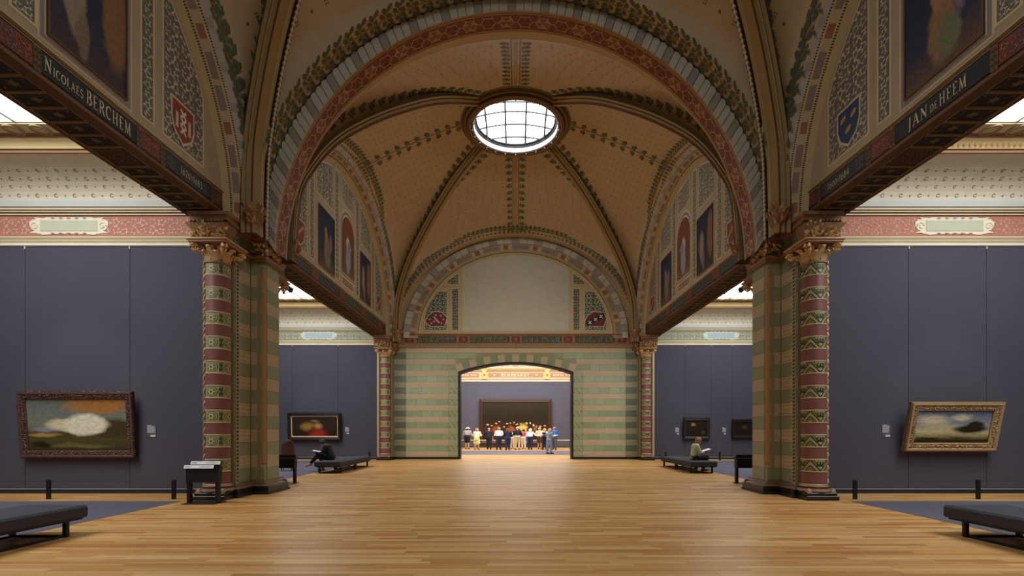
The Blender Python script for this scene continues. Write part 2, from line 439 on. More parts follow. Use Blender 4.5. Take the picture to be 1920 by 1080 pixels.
def walk(f, t0, t1, step, n=300):
    """parameters at equal arc steps along a curve"""
    pts = [f(t0+(t1-t0)*i/n) for i in range(n+1)]; o = []; acc = step/2
    for i in range(n):
        l = (pts[i+1]-pts[i]).length
        while acc <= l:
            o.append(t0+(t1-t0)*(i+acc/l)/n); acc += step
        acc -= l
    return o
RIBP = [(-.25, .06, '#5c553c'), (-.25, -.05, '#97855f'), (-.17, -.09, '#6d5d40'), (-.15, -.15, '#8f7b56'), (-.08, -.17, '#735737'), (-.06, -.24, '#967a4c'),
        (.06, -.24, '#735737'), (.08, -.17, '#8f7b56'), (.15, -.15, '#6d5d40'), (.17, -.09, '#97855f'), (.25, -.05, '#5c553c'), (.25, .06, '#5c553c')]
def vault_bay(yc, haF, haN, vis):
    ce = holder('ceiling', 'painted tan rib vault with a round skylight '+('nearest the far doorway' if yc > 10 else 'over the foreground'), (0, yc, 6.5))
    orn = MB(); dots = MB()
    cells = {}
    for d, ha in (('L', 12.2), ('R', 12.2), ('F', haF), ('N', haN)):
        F = cells[d] = cell(d, yc, ha)
        m = MB(TAN); nu, nv = 49, 29
        m.grid(lambda i, j: F(math.sin(-PI/2+PI*i/(nu-1)), (j/(nv-1))**1.8), nu, nv)
        m.build('vault_cell', paint, ce, True)
    # ribs
    for sx in (-1, 1):
        for sy in (-1, 1):
            F = cells['F' if sy > 0 else 'N']
            P = [F(sx, (j/40)**1.8) for j in range(41)]
            P = [Vector((P[0].x, P[0].y, HS-.3))]+P
            m = MB(); rows = []
            lat = Vector((sy*(P[-1].y-P[1].y), 0, 0))
            hd = Vector((P[-1].x-P[0].x, P[-1].y-P[0].y, 0)).normalized(); lt = Vector((-hd.y, hd.x, 0))
            for j, p in enumerate(P):
                t = (P[min(j+1, len(P)-1)]-P[max(j-1, 0)]).normalized(); dn = t.cross(lt).normalized()
                if dn.dot(hd) < 0 and abs(dn.z) < .9: dn = -dn
                if dn.z > 0 and t.z < .95: dn = -dn
                if dn.dot(Vector((0, yc, 4))-p) < 0: dn = -dn
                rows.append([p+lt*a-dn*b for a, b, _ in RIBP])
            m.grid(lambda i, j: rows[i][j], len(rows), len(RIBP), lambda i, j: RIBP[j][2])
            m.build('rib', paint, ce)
            b = MB(); cr = [r[2]*.3+r[3]*.7 for r in rows[2:-1]]; cr2 = [r[8]*.7+r[9]*.3 for r in rows[2:-1]]
            b.tube(cr, .016, 5, '#b59a63'); b.tube(cr2, .016, 5, '#b59a63'); b.build('rib_fillet', paint, ce)
            if yc < 10 and sy > 0:
                rp = MB(); path = [r[11]+lt*(.1 if (lt.y > 0) else .1)*1.0 for r in rows] if (lt.y > 0) else [r[0]-lt*.1 for r in rows]
                fine = []
                for q in range(len(path)-1):
                    nq = max(1, int((path[q+1]-path[q]).length/.05))
                    fine += [path[q].lerp(path[q+1], t_/nq) for t_ in range(nq)]
                rp.tube([p_+(Vector((0, yc, 5))-p_).normalized()*.07 for p_ in fine], [.04 if q % 2 else .018 for q in range(len(fine))], 6, '#c2b8a2')
                rp.tube([p_+Vector((0, .0, .03)) for p_ in path], .06, 6, '#4f3626'); rp.build('beaded_moulding', paint, ce)
            # gilded leaf corbel under the rib
            k = MB(); f0 = P[0]+hd*.12; Rk = random.Random(int(sx*3+sy))
            k.lathe([(.05, 6.45), (.15, 6.55), (.2, 6.66), (.23, 6.78), (.2, 6.82)], 12, (f0.x, f0.y), '#7d5a34')
            for q in range(90):
                a = Rk.uniform(0, 2*PI); zz = Rk.uniform(6.5, 6.86); rr_ = .14+.12*(zz-6.5)/.36; c0 = Vector((f0.x+rr_*math.cos(a), f0.y+rr_*math.sin(a), zz)); o_ = Vector((math.cos(a), math.sin(a), 0)); tt = Vector((-math.sin(a), math.cos(a), 0))
                b_ = Rk.uniform(-.6, .6); up_ = (Vector((0, 0, 1))*math.cos(b_)+tt*math.sin(b_)); sd_ = o_.cross(up_); L_ = Rk.uniform(.08, .14); col_ = Rk.choice(['#a8783f', '#8d6234', '#b98a4c', '#7a5228'])
                k.poly([c0+sd_*.02, c0+up_*L_*.4+sd_*.035+o_*.02, c0+up_*L_*.8+sd_*.02+o_*.05, c0+up_*L_+o_*.08, c0+up_*L_*.8-sd_*.02+o_*.05, c0+up_*L_*.4-sd_*.035+o_*.02, c0-sd_*.02], col_)
            k.build('corbel', gold, ce)
    # oculus: moulded ring, drum, panes, bars
    rg = MB(); pr = [(2.3, 14.25), (2.3, 14.05), (2.18, 14.02), (2.12, 13.93), (2.02, 13.95), (1.98, 13.86), (1.86, 13.82), (1.8, 13.88), (1.74, 13.86), (1.7, 13.9)]
    cl = ['#5a4c33', '#7a6545', '#5f4a30', '#7d5a3c', '#4f3a27', '#7c6040', '#6a4a36', '#8d7a66', '#5b5049']
    rg.lathe(pr, 64, (0, yc), lambda i, j: cl[j]); rg.build('oculus_ring', paint, ce, True)
    ln = MB('#e4e0cf'); ln.lathe([(1.7, 13.9), (1.7, 14.08)], 64, (0, yc), '#e6e3d4'); ln.lathe([(1.7, 14.08), (1.66, 14.1), (1.65, 14.14), (1.68, 14.17), (1.64, 14.3)], 64, (0, yc), '#3b3a40')
    ln.build('oculus_drum', paint, ce, True)
    bd = MB(); 
    for q in range(24):
        a = 2*PI*q/24; bd.lathe([(.002, 13.8), (.03, 13.82), (.03, 13.86), (.002, 13.9)], 6, (1.78*math.cos(a), yc+1.78*math.sin(a)), '#8a6a42')
    bd.build('rosette', gold, ce)
    ocu = thing('oculus_skylight', 'round white skylight with thin glazing bars at the crown of the '+('farther' if yc > 10 else 'nearer')+' vault', 'skylight', (0, yc, 14.2))
    r = 1.62
    def clip(poly, ax, val, keep_less):
        o = []
        for i in range(len(poly)):
            p, q = poly[i-1], poly[i]
            ip = (p[ax] <= val) == keep_less or abs(p[ax]-val) < 1e-9; iq = (q[ax] <= val) == keep_less or abs(q[ax]-val) < 1e-9
            if ip != iq:
                t = (val-p[ax])/(q[ax]-p[ax]); o.append((p[0]+(q[0]-p[0])*t, p[1]+(q[1]-p[1])*t))
            if iq: o.append(q)
        return o
    disc = [(r*math.cos(2*PI*i/64), r*math.sin(2*PI*i/64)) for i in range(64)]
    xs = [-1.62, -1.22, -.42, .42, 1.22, 1.62]; ys = [-1.62, -1.0, -.3, .5, 1.2, 1.62]
    zf = lambda a, b: 14.2+.24*(1-(a*a+b*b)/(r*r))
    for i in range(5):
        for j in range(5):
            pl = clip(clip(clip(clip(disc, 0, xs[i]+.012, False), 0, xs[i+1]-.012, True), 1, ys[j]+.012, False), 1, ys[j+1]-.012, True)
            if len(pl) > 2:
                m = MB(); m.poly([(a, yc+b, zf(a, b)) for a, b in pl]); m.build('pane', pane_ocu, ocu)
    m = MB('#3c3a40')
    for x in xs[1:-1]:
        hw = math.sqrt(r*r-x*x); m.tube([(x, yc-hw+2*hw*q/12, zf(x, -hw+2*hw*q/12)-.03) for q in range(13)], .042, 6)
    for yv in ys[1:-1]:
        hw = math.sqrt(r*r-yv*yv); m.tube([(-hw+2*hw*q/12, yc+yv, zf(-hw+2*hw*q/12, yv)-.03) for q in range(13)], .034, 6)
    m.build('glazing_bar', metal_black if False else paint, ocu)
    m = MB(); m.lathe([(1.65, 14.14), (1.65, 14.24), (1.58, 14.24), (1.58, 14.18), (1.65, 14.16)], 64, (0, yc), '#2f2f36'); m.build('rim', paint, ocu, True)
    # painted ornament
    big = yc < 10
    for d in vis:
        F = cells[d]
        # sprigs beside the two ribs
        for sg in (-1, 1):
            g = lambda v: F(sg*.999, v)
            for v in walk(g, .03 if not big else .004, .985, .42 if not big else .36):
                P = F(sg, v); w = (F(.7*sg, v)-P); 
                ss = sg*(1-.02-.26/max(.6, (F(0, v)-P).length*2.2)*.0)
                # step off the rib by .27 m
                lo = 1.0
                for k in range(60):
                    lo -= .004
                    if (F(sg*lo, v)-P).length > (.5 if big else .32): break
                P0, Ts, Tv, n = frame(F, sg*lo, v, yc)
                U = (Ts*-sg+Tv*.25*(1 if not big else -.2)).normalized()
                stamp(orn, P0, U, n, sprig(.36) if not big else oaksprig(.42, -sg), LEAFG if not big else '#58604a', .015, .38)
        # ridge: twin painted fillets and sprigs
        if not big:
            for sg in (-1, 1):
                for v in walk(lambda v: F(0, v), .03 if d == 'F' else .06, .97, .36 if d in 'FN' else .44):
                    P = F(0, v); lo = 0
                    for k in range(60):
                        lo += .004
                        if (F(lo, v)-P).length > (.17 if d in 'FN' else .05): break
                    P0, Ts, Tv, n = frame(F, sg*lo, v, yc)
                    stamp(orn, P0, (Ts*sg-Tv*.3).normalized(), n, sprig(.32), LEAFG)
            offs = ((-.15, -.12), (.12, .15), (-.05, -.035), (.035, .05)) if d in 'FN' else ((-.03, .0),)
            for a, b in offs:
                pr_ = []
                for q in range(41):
                    v = q/40*.985; P0, Ts, Tv, n = frame(F, 0, v, yc); pr_.append((P0+Ts*a+n*.013, P0+Ts*b+n*.013))
                for q in range(40): orn.poly([pr_[q][0], pr_[q][1], pr_[q+1][1], pr_[q+1][0]], '#6b5230' if abs(a) > .06 or d in 'LR' else '#a06f3a')
        # leafy border beside the wall arch
        if d in 'LR' and big:
            for sg in (-1, 1):
                for u in walk(lambda u: F(math.sin(u), .0006), 0, 1.5*sg, .34):
                    s = math.sin(u); P = F(s, 0); v = 0
                    while (F(s, v)-P).length < .3 and v < .2: v += .0015
                    P0, Ts, Tv, n = frame(F, s, v, yc)
                    stamp(orn, P0, (Tv-Ts*.4*sg).normalized(), n, oaksprig(.5, sg), LEAFG); stamp(orn, P0, (-Tv-Ts*.4*sg).normalized(), n, oaksprig(.26, -sg), '#5a5f46')
            pr_ = []
            for q in range(121):
                s = math.sin(-1.5+3*q/120); P = F(s, 0); v = 0
                while (F(s, v)-P).length < .3 and v < .2: v += .001
                P0, Ts, Tv, n = frame(F, s, v, yc); pr_.append((P0+n*.013, P0+Tv*.035+n*.013))
            for q in range(120): orn.poly([pr_[q][0], pr_[q][1], pr_[q+1][1], pr_[q+1][0]], '#a39262')
        if d in 'LRF' and not big:
            for row, sc, gap in ((.04, .24, .23), (.3, .3, .25)):
                g = lambda u: F(math.sin(u), .0006)
                for u in walk(g, -1.52, 1.52, gap):
                    s = math.sin(u); P = F(s, 0); v = 0
                    while (F(s, v)-P).length < row and v < .2: v += .0015
                    P0, Ts, Tv, n = frame(F, s, v, yc); stamp(orn, P0, Tv, n, sprig(sc), LEAFG)
            pr_ = []
            for q in range(121):
                s = math.sin(-1.5+3*q/120); P = F(s, 0); v = 0
                while (F(s, v)-P).length < .27 and v < .2: v += .001
                P0, Ts, Tv, n = frame(F, s, v, yc); pr_.append((P0+n*.013, P0+Tv*.03+n*.013))
            for q in range(120): orn.poly([pr_[q][0], pr_[q][1], pr_[q+1][1], pr_[q+1][0]], '#55502f')
        # scattered small flowers
        gy = .42
        for iv in range(2, 22):
            v = iv/22; wl = sum((F(-1+2*(k+1)/12, v)-F(-1+2*k/12, v)).length for k in range(12))
            nn = int(wl/gy)
            for k in range(nn):
                s = -1+2*(k+.5+.5*(iv % 2))/nn
                if abs(s) > .97: continue
                P0, Ts, Tv, n = frame(F, s, v, yc)
                e = min((P0-F(1 if s > 0 else -1, v)).length, 9)
                if e < .75: continue
                stamp(dots, P0, Tv, n, [oval(0, 0, .032, .045, 6)] if (k+iv) % 2 or not big else [oval(.04*math.cos(q), .04*math.sin(q), .02, .02, 5) for q in (0, 1.57, 3.14, 4.71)], '#a98662' if not big else '#7d5a42', .008)
    stuff(orn.build('painted_leaves', paint, ce)); stuff(dots.build('painted_flowers', paint, ce))
    return ce, cells
ce1, cells1 = vault_bay(Y1, 12.55, 12.55, 'LRF')
ce2, cells2 = vault_bay(Y2, 12.1, 12.55, 'LRFN')

def ell(hw, ha, u, e=0):
    """point (lateral, height) of an arch; u from 0 to pi"""
    return ((hw-e)*math.cos(u), HS+(ha-HS-e)*math.sin(u))
# short barrel strips that carry the vault on to the cross arches
def strip(y0, y1, ha, ce):
    m = MB(TAN); m.grid(lambda i, j: (ell(A, ha, PI*i/64)[0], y0 if j == 0 else y1, ell(A, ha, PI*i/64)[1]), 65, 2)
    m.build('vault_strip', paint, ce, True)
strip(Y1+B, 12.3, 12.55, ce1); strip(12.95, Y2-B, 12.55, ce2); strip(Y2+B, W2-.02, 12.1, ce2); strip(Y1-B, -1.25, 12.55, ce1)
# big leaf border on the foreground strip
m = MB()
def SF(u, w):
    a, z = ell(A, 12.55, u); return Vector((a, 12.3-w, z))
for u in walk(lambda u: SF(u, .3), .05, PI-.05, .36):
    P = SF(u, .3); T = (SF(u+.01, .3)-SF(u-.01, .3)).normalized(); n = Vector((-P.x, 0, 6.6-P.z)).normalized()
    sd = 1 if u < PI/2 else -1
    stamp(m, P, (Vector((0, -1, 0))+T*.45*sd).normalized(), n, oaksprig(.42, -sd), LEAFG)
    stamp(m, P, (Vector((0, 1, 0))+T*.45*sd).normalized(), n, oaksprig(.36, sd), '#5a5f46')
    stamp(m, P+T*.18, (Vector((0, 1, 0))-T*.2*sd).normalized(), n, [oakleaf(0, 0, PI/2, .22, .12)], LEAFG)
for q in range(96):
    u0, u1 = PI*q/96, PI*(q+1)/96
    for w0, w1, c_ in ((.285, .315, '#9a8048'), (.0, .05, '#3f3b28')):
        m.poly([SF(u0, w0)*.999+Vector((0, .012, 0)), SF(u1, w0)*.999+Vector((0, .012, 0)), SF(u1, w1)*.999+Vector((0, .012, 0)), SF(u0, w1)*.999+Vector((0, .012, 0))], c_)
stuff(m.build('leaf_border', paint, ce1))

# ------------------------------------------------------------------ cross arch between the two bays
IR, IC = 6.1, 6.12           # intrados circle
arch = holder('trim_1', 'great semicircular cross arch with grey voussoirs and a red geometric soffit', (0, 12.6, 6.3))
m = MB('#a98d63'); m.grid(lambda i, j: (IR*math.cos(PI*i/96), 12.3 if j == 0 else 12.95, IC+IR*math.sin(PI*i/96)), 97, 2); m.build('soffit', paint, arch, True)
m = MB('#8c8370'); m.grid(lambda i, j: ((IR*math.cos(PI*i/96), 12.3, IC+IR*math.sin(PI*i/96)) if j == 0 else (ell(A, 12.55, PI*i/96)[0]*1.02, 12.3, ell(A, 12.55, PI*i/96)[1]+.05)), 97, 2)
m.grid(lambda i, j: ((IR*math.cos(PI*i/96), 12.95, IC+IR*math.sin(PI*i/96)) if j == 0 else (ell(A, 12.55, PI*i/96)[0]*1.02, 12.95, ell(A, 12.55, PI*i/96)[1]+.05)), 97, 2); m.build('arch_face', paint, arch)
NV = 92
for q in range(NV):
    u0, u1 = PI*(q+.04)/NV, PI*(q+.96)/NV; um = (u0+u1)/2
    inn = lambda u, r=0: (IR*math.cos(u)*(1+r), IC+IR*math.sin(u)*(1+r))
    def out(u, k):
        a, z = inn(u), ell(A, 12.55, u); return (a[0]+(z[0]-a[0])*k, a[1]+(z[1]-a[1])*k)
    o2 = [inn(u0), inn(u1), out(u1, .84), out(u1*.75+u0*.25, .95), out(um, .97), out(u0*.75+u1*.25, .95), out(u0, .84)]
    col = '#95918a' if q % 4 == 2 else '#b9b7a9'
    m = MB(col); m.poly([(a, 12.27, z) for a, z in o2])
    for i in range(len(o2)): m.poly([(o2[i-1][0], 12.27, o2[i-1][1]), (o2[i][0], 12.27, o2[i][1]), (o2[i][0], 12.31, o2[i][1]), (o2[i-1][0], 12.31, o2[i-1][1])])
    m.build('voussoir', paint, arch)
# red lozenge mosaic on the soffit: hexagons of six triangles, rhombs between
m = MB(); SW = .65; CT = 40
def SO(a, b, off=.008):      # a along the arch (cells), b across 0..1
    u = PI*a/CT; return ((IR-off)*math.cos(u), 12.3+SW*b, IC+(IR-off)*math.sin(u))
def sp(pts, c, off=.008): m.poly([SO(a, b, off) for a, b in pts], c)
def sl(p, q_, w, c, off=.011):
    dx, dy = (q_[0]-p[0])*.48, (q_[1]-p[1])*SW; l = math.hypot(dx, dy); nx, ny = -dy/l*w/2/.48, dx/l*w/2/SW
    sp([(p[0]+nx, p[1]+ny), (q_[0]+nx, q_[1]+ny), (q_[0]-nx, q_[1]-ny), (p[0]-nx, p[1]-ny)], c, off)
for q in range(CT):
    for k in range(4): sp([(q+k/4, .0), (q+k/4+.25, .0), (q+k/4+.25, 1), (q+k/4, 1)], '#b99a70', .003); sp([(q+k/4, .13), (q+k/4+.25, .13), (q+k/4+.25, .87), (q+k/4, .87)], '#7f483a', .005)
    c1, c2 = ('#6f3a28', '#7f5a36') if q % 2 else ('#a88a62', '#8a5a40')
    hx = [(q+.5+.4*math.cos(PI*t/3), .5+.26*math.sin(PI*t/3)) for t in range(6)]
    for t in range(6):
        p, r_ = hx[t], hx[(t+1) % 6]; cx, cy = (q+.5+p[0]+r_[0])/3, (.5+p[1]+r_[1])/3
        sp([(cx+(a-cx)*.9, cy+(b-cy)*.9) for a, b in (p, r_, (q+.5, .5))], c1 if t % 2 else c2, .007)
        sl(p, r_, .014, '#cdb48c')
        sl(p, (q+.5+(p[0]-q-.5)*1.36, .5+(p[1]-.5)*1.36), .014, '#cdb48c') if t % 3 else sl(p, (q+(0 if t else 1), .5), .014, '#cdb48c')
    for a in (0, .5): sp([(q+a-.07, .16), (q+a+.07, .16), (q+a, .22)], '#4c4a34', .008); sp([(q+a-.07, .84), (q+a+.07, .84), (q+a, .78)], '#4c4a34', .008)
    for b in (.13, .87): sl((q, b), (q+.5, b), .012, '#cdb48c'); sl((q+.5, b), (q+1, b), .012, '#cdb48c')
    for sg in (-1, 1):
        e = lambda y_: .5+sg*y_
        for k in range(8): sp([(q+k/8+.03, e(.445)), (q+k/8+.09, e(.445)), (q+k/8+.09, e(.465)), (q+k/8+.03, e(.465))], '#5e4a35')
        for k in range(4): sp([(q+k/4, e(.405)), (q+k/4+.25, e(.405)), (q+k/4+.25, e(.42)), (q+k/4, e(.42))], '#7d4a33')
stuff(m.build('mosaic_band', paint, arch))

# ------------------------------------------------------------------ side lunettes, beams
def sidemap(sx, x):           # (y, z, off) -> point on the wall plane
    return lambda y, z, off=0: (sx*(x-off), y, z)
BANDS = [(0, 6.4), (.1, 6.5), (.14, 6.55), (.25, 6.69), (.31, 6.75), (.4, 6.85)]
def rect(y0, y1, z0, z1): return [(y0, z0), (y1, z0), (y1, z1), (y0, z1)]
def framed_rect(mb, M, y0, y1, z0, z1, cols):
    """nested painted borders: cols = [(inset, colour)]"""
    for i, (e, c) in enumerate(cols): mb.poly([M(a, b, .004+.003*i) for a, b in rect(y0+e, y1-e, z0+e, z1-e)], c)
CANV = {}
def canvas(name, ramp, spots, base_scale=1.4, rough=.65):
    """painted picture surface: generic colour fields only. ramp: [(height 0..1, colour)]; spots: [(x, z, rx, rz, colour, softness)] in unit coordinates"""
    m = bpy.data.materials.new(name); m.use_nodes = True; nt = m.node_tree; N = nt.nodes; L = nt.links
    b = N['Principled BSDF']; b.inputs['Roughness'].default_value = rough; b.inputs['Specular IOR Level'].default_value = .2
    tc = N.new('ShaderNodeTexCoord'); nz = N.new('ShaderNodeTexNoise'); nz.inputs['Scale'].default_value = 5*base_scale; nz.inputs['Detail'].default_value = 6
    L.new(tc.outputs['UV'], nz.inputs['Vector'])
    sc = N.new('ShaderNodeVectorMath'); sc.operation = 'SCALE'; sc.inputs['Scale'].default_value = .16
    ct = N.new('ShaderNodeVectorMath'); ct.operation = 'SUBTRACT'; ct.inputs[1].default_value = (.5, .5, .5)
    L.new(nz.outputs['Color'], ct.inputs[0]); L.new(ct.outputs[0], sc.inputs[0])
    ad = N.new('ShaderNodeVectorMath'); L.new(tc.outputs['UV'], ad.inputs[0]); L.new(sc.outputs[0], ad.inputs[1])
    sp_ = N.new('ShaderNodeSeparateXYZ'); L.new(ad.outputs[0], sp_.inputs[0])
    cr = N.new('ShaderNodeValToRGB'); e = cr.color_ramp.elements
    while len(e) > 1: e.remove(e[-1])
    e[0].position = ramp[0][0]; e[0].color = (*S(ramp[0][1]), 1)
    for p, c in ramp[1:]:
        k = e.new(p); k.color = (*S(c), 1)
    L.new(sp_.outputs['Y'], cr.inputs[0]); cur = cr.outputs[0]
    for x, z, rx, rz, c, soft in spots:
        mp = N.new('ShaderNodeMapping'); mp.inputs['Location'].default_value = (-x/rx, -z/rz, 0); mp.inputs['Scale'].default_value = (1/rx, 1/rz, 0)
        L.new(ad.outputs[0], mp.inputs['Vector']); ln_ = N.new('ShaderNodeVectorMath'); ln_.operation = 'LENGTH'; L.new(mp.outputs[0], ln_.inputs[0])
        mr = N.new('ShaderNodeMapRange'); mr.inputs['From Min'].default_value = 1; mr.inputs['From Max'].default_value = max(0, 1-soft); L.new(ln_.outputs['Value'], mr.inputs['Value'])
        mx = N.new('ShaderNodeMix'); mx.data_type = 'RGBA'; L.new(mr.outputs[0], mx.inputs['Factor']); L.new(cur, mx.inputs['A']); mx.inputs['B'].default_value = (*S(c), 1); cur = mx.outputs['Result']
    n2 = N.new('ShaderNodeTexNoise'); n2.inputs['Scale'].default_value = 26*base_scale; n2.inputs['Detail'].default_value = 4; L.new(tc.outputs['UV'], n2.inputs['Vector'])
    m2 = N.new('ShaderNodeMapRange'); m2.inputs['To Min'].default_value = .55; m2.inputs['To Max'].default_value = 1.45; L.new(n2.outputs['Fac'], m2.inputs['Value'])
    mm = N.new('ShaderNodeMix'); mm.data_type = 'RGBA'; mm.blend_type = 'MULTIPLY'; mm.inputs['Factor'].default_value = 1
    L.new(cur, mm.inputs['A']); L.new(m2.outputs[0], mm.inputs['B']); L.new(mm.outputs['Result'], b.inputs['Base Color'])
    return m
def uvquad(o):
    me = o.data; uv = me.uv_layers.new(name='UVMap')
    lp = [(0, 0), (1, 0), (1, 1), (0, 1)]
    for p in me.polygons:
        if len(p.loop_indices) == 4:
            for k, li in enumerate(p.loop_indices): uv.data[li].uv = lp[k]
        else:
            co = [me.vertices[me.loops[li].vertex_index].co for li in p.loop_indices]
            mn = [min(c[i] for c in co) for i in range(3)]; mxx = [max(c[i] for c in co) for i in range(3)]
            ax = 1 if mxx[1]-mn[1] > mxx[0]-mn[0] else 0
            for c, li in zip(co, p.loop_indices): uv.data[li].uv = ((c[ax]-mn[ax])/max(1e-6, mxx[ax]-mn[ax]), (c[2]-mn[2])/max(1e-6, mxx[2]-mn[2]))
mural_a = canvas('mural_blue_brown', [(0, '#6a5240'), (.2, '#4a4048'), (.3, '#343a4c'), (1, '#2c3346')], [(.5, .35, .2, .34, '#8a6d50', .3), (.62, .22, .16, .2, '#6f7358', .3), (.45, .62, .12, .14, '#9a7a5a', .3), (.75, .5, .1, .2, '#7d6c80', .4)], 1.3, .8)
mural_b = canvas('mural_rust_grey', [(0, '#7a5f48'), (.2, '#6a4a38'), (1, '#7d482f')], [(.5, .3, .22, .3, '#8f93a0', .3), (.46, .55, .18, .14, '#b3aca4', .3), (.6, .5, .2, .1, '#7f7f92', .4)], 1.3, .8)
mural_c = canvas('mural_pale_figureless', [(0, '#4c3d3c'), (.3, '#39394a'), (1, '#2e3448')], [(.3, .45, .16, .34, '#8d8070', .3), (.4, .2, .1, .2, '#7a6a58', .3), (.85, .55, .22, .45, '#846243', .3), (.12, .5, .1, .14, '#6d4a48', .4)], 1.3, .8)
def shield(mb, M, y, z, w, kind, dirn):
    """small painted coat of arms. dirn: +1 if y grows to the viewer's right"""
    P = lambda a, b, o: M(y+a*w*dirn, z+b*w, o)
    out = [(-.5, .55), (.5, .55), (.5, -.05), (.36, -.42), (0, -.68), (-.36, -.42), (-.5, -.05)]
    mb.poly([P(a*1.14, b*1.14, .018) for a, b in out], '#c9c0a2')
    mb.poly([P(a, b, .022) for a, b in out], {'red': '#8b3a2c', 'blue': '#2f3f63', 'rust': '#7d3d30'}[kind])
    if kind == 'red':
        for cy_ in (.32, 0, -.32):
            for s_ in (1, -1): mb.poly([P(a, b+cy_*.8, .026) for a, b in stroke(-.13, -.13*s_, .13, .13*s_, .08)], '#d8cfb8')
        for cx_ in (-.3, .3): mb.poly([P(cx_+a, b-.1, .026) for a, b in rect(-.06, .06, -.2, .3)], '#c7bca4')
    elif kind == 'blue':
        for cx_, cy_ in ((-.25, .25), (.25, .2), (0, -.2)): mb.poly([P(cx_+a, cy_+b, .026) for a, b in oval(0, 0, .16, .09, 8, .5)], '#b28d3e')
    else:
        mb.poly([P(a, b, .026) for a, b in stroke(-.4, -.3, .4, .35, .16)], '#b08a55')
def lunette(sx, yc, seed):
    side = 'left' if sx < 0 else 'right'; far = 'far' if yc > 10 else 'near'
    w = holder(f'wall_{far}_{side}_lunette', f'painted arched wall above the {far} {side} beam with framed murals and scrollwork', (sx*6.85, yc, 7.1))
    M = sidemap(sx, 6.85); dr = -sx       # reading direction: left wall reads along +y
    fld = MB('#a8977a'); u0 = math.asin((7.1-HS)/(12.2-HS-.37)); n = 48
    pts = [(yc+ell(B, 12.2, u0+(PI-2*u0)*i/n, .37)[0], ell(B, 12.2, u0+(PI-2*u0)*i/n, .37)[1]) for i in range(n+1)]
    fld.poly([M(a, b) for a, b in pts]); fld.build('field', paint, w)
    md = MB(); cc = ['#aaa6a3', '#cbb98d', '#b3a284', '#c2ad83', '#b5a177']
    nn = 96
    md.grid(lambda i, j: (sx*BANDS[j][1], yc+ell(B, 12.2, PI*i/nn, BANDS[j][0])[0], ell(B, 12.2, PI*i/nn, BANDS[j][0])[1]), nn+1, len(BANDS), lambda i, j: ('#98948f' if (i % 4 == 1 and j == 0) else cc[j]))
    def BP(u, k, off=.006):
        i = min(int(k), len(BANDS)-2); f = k-i; e = BANDS[i][0]+(BANDS[i+1][0]-BANDS[i][0])*f; x = BANDS[i][1]+(BANDS[i+1][1]-BANDS[i][1])*f
        a, z = ell(B, 12.2, u, e+off); return (sx*(x-off), yc+a, z)
    nb = 30
    for q in range(nb):
        g = lambda t, k: BP(PI*(q+t)/nb, k)
        lo, hi = (.1, .9) if q % 3 else (.3, .7)
        col = '#85756c' if q % 3 else '#93604c'
        ts = [lo+(hi-lo)*k/4 for k in range(5)]
        for k in range(4): md.poly([g(ts[k], 2.12), g(ts[k+1], 2.12), g(ts[k+1], 2.88), g(ts[k], 2.88)], col)
        for k in range(12):
            t = (k+.2)/12; t2 = (k+.65)/12
            for j0 in (1.1, 3.2): md.poly([g(t, j0), g(t2, j0), g(t2, j0+.6), g(t, j0+.6)], '#3e3126')
    stuff(md.build('arch_moulding', paint, w))
    orn = MB()
    bg = '#66645a'; lc = ['#cfc6a8', '#c4bb9b', '#b9ae8c']
    insf = inpoly([(yc+ell(B, 12.2, u0+(PI-2*u0)*i/n, .5)[0], ell(B, 12.2, u0+(PI-2*u0)*i/n, .5)[1]) for i in range(n+1)])
    def panel(y0, y1, z0, z1, sc, cut=True, bgc=bg, seed_=0):
        # panel polygon clipped to the arch by sampling its top edge
        tops = []
        for k in range(9):
            yy = y0+(y1-y0)*k/8; zz = z1
            while zz > z0+.05 and not insf(yy, zz): zz -= .02
            tops.append((yy, zz))
        poly = [(y0, z0), (y1, z0)]+tops[::-1]
        if max(t[1] for t in tops) < z0+.2: return None
        orn.poly([M(a, b, .004) for a, b in [(a, b) for a, b in poly]], '#cdbb90')
        cy_, cz_ = (y0+y1)/2, sum(p[1] for p in poly)/len(poly)
        e = .045
        inner = [(min(max(a, y0+e), y1-e), (b+e if b < z0+.01 else b-e*1.3)) for a, b in poly]
        orn.poly([M(a, b, .007) for a, b in inner], bgc)
        ip = inpoly(inner); zt = max(p[1] for p in inner)
        for pl, c in foliage(y1-y0-2*e, zt-z0-e, sc, lc, lambda x, y_: ip(x+cy_, y_+(z0+zt)/2), seed*97+int(y0*13)+seed_):
            orn.poly([M(a+cy_, b+(z0+zt)/2, .011) for a, b in pl], c)
        return poly
    zb = 7.34
    for d in (-1, 1):
        Q = lambda t: yc+d*t
        def pn(t0, t1, *a, **k): return panel(min(Q(t0), Q(t1)), max(Q(t0), Q(t1)), *a, **k)
        pn(3.3, 3.65, zb, 12, .19); pn(1.0, 1.4, zb, 12, .19)
        pn(3.85, 5.1, zb, 10.6, .24, bgc='#6d6560')
        pn(1.6, 3.1, 9.8, 11.6, .26, bgc='#6f6f62')
        shield(orn, M, Q(4.42), 7.9, .62, ('red' if sx < 0 else 'blue') if yc < 10 else 'rust', dr)
        y0, y1 = sorted((Q(1.55), Q(2.95)))
        # large framed mural
        fr = MB(); framed_rect(fr, M, y0-.16, y1+.16, zb-.1, 9.6, [(0, '#c6b283'), (.04, '#857b84'), (.1, '#c9b78e'), (.13, '#8f866f')]); fr.build('mural_border', paint, w)
        cv = MB(); cv.poly([M(a, b, .02) for a, b in (rect(y0, y1, zb+.06, 9.44) if dr > 0 else [(y1, zb+.06), (y0, zb+.06), (y0, 9.44), (y1, 9.44)])])
        o = cv.build('mural', mural_a if (d*sx > 0) else mural_c, w); uvquad(o)
        fm = MB('#5a4630')
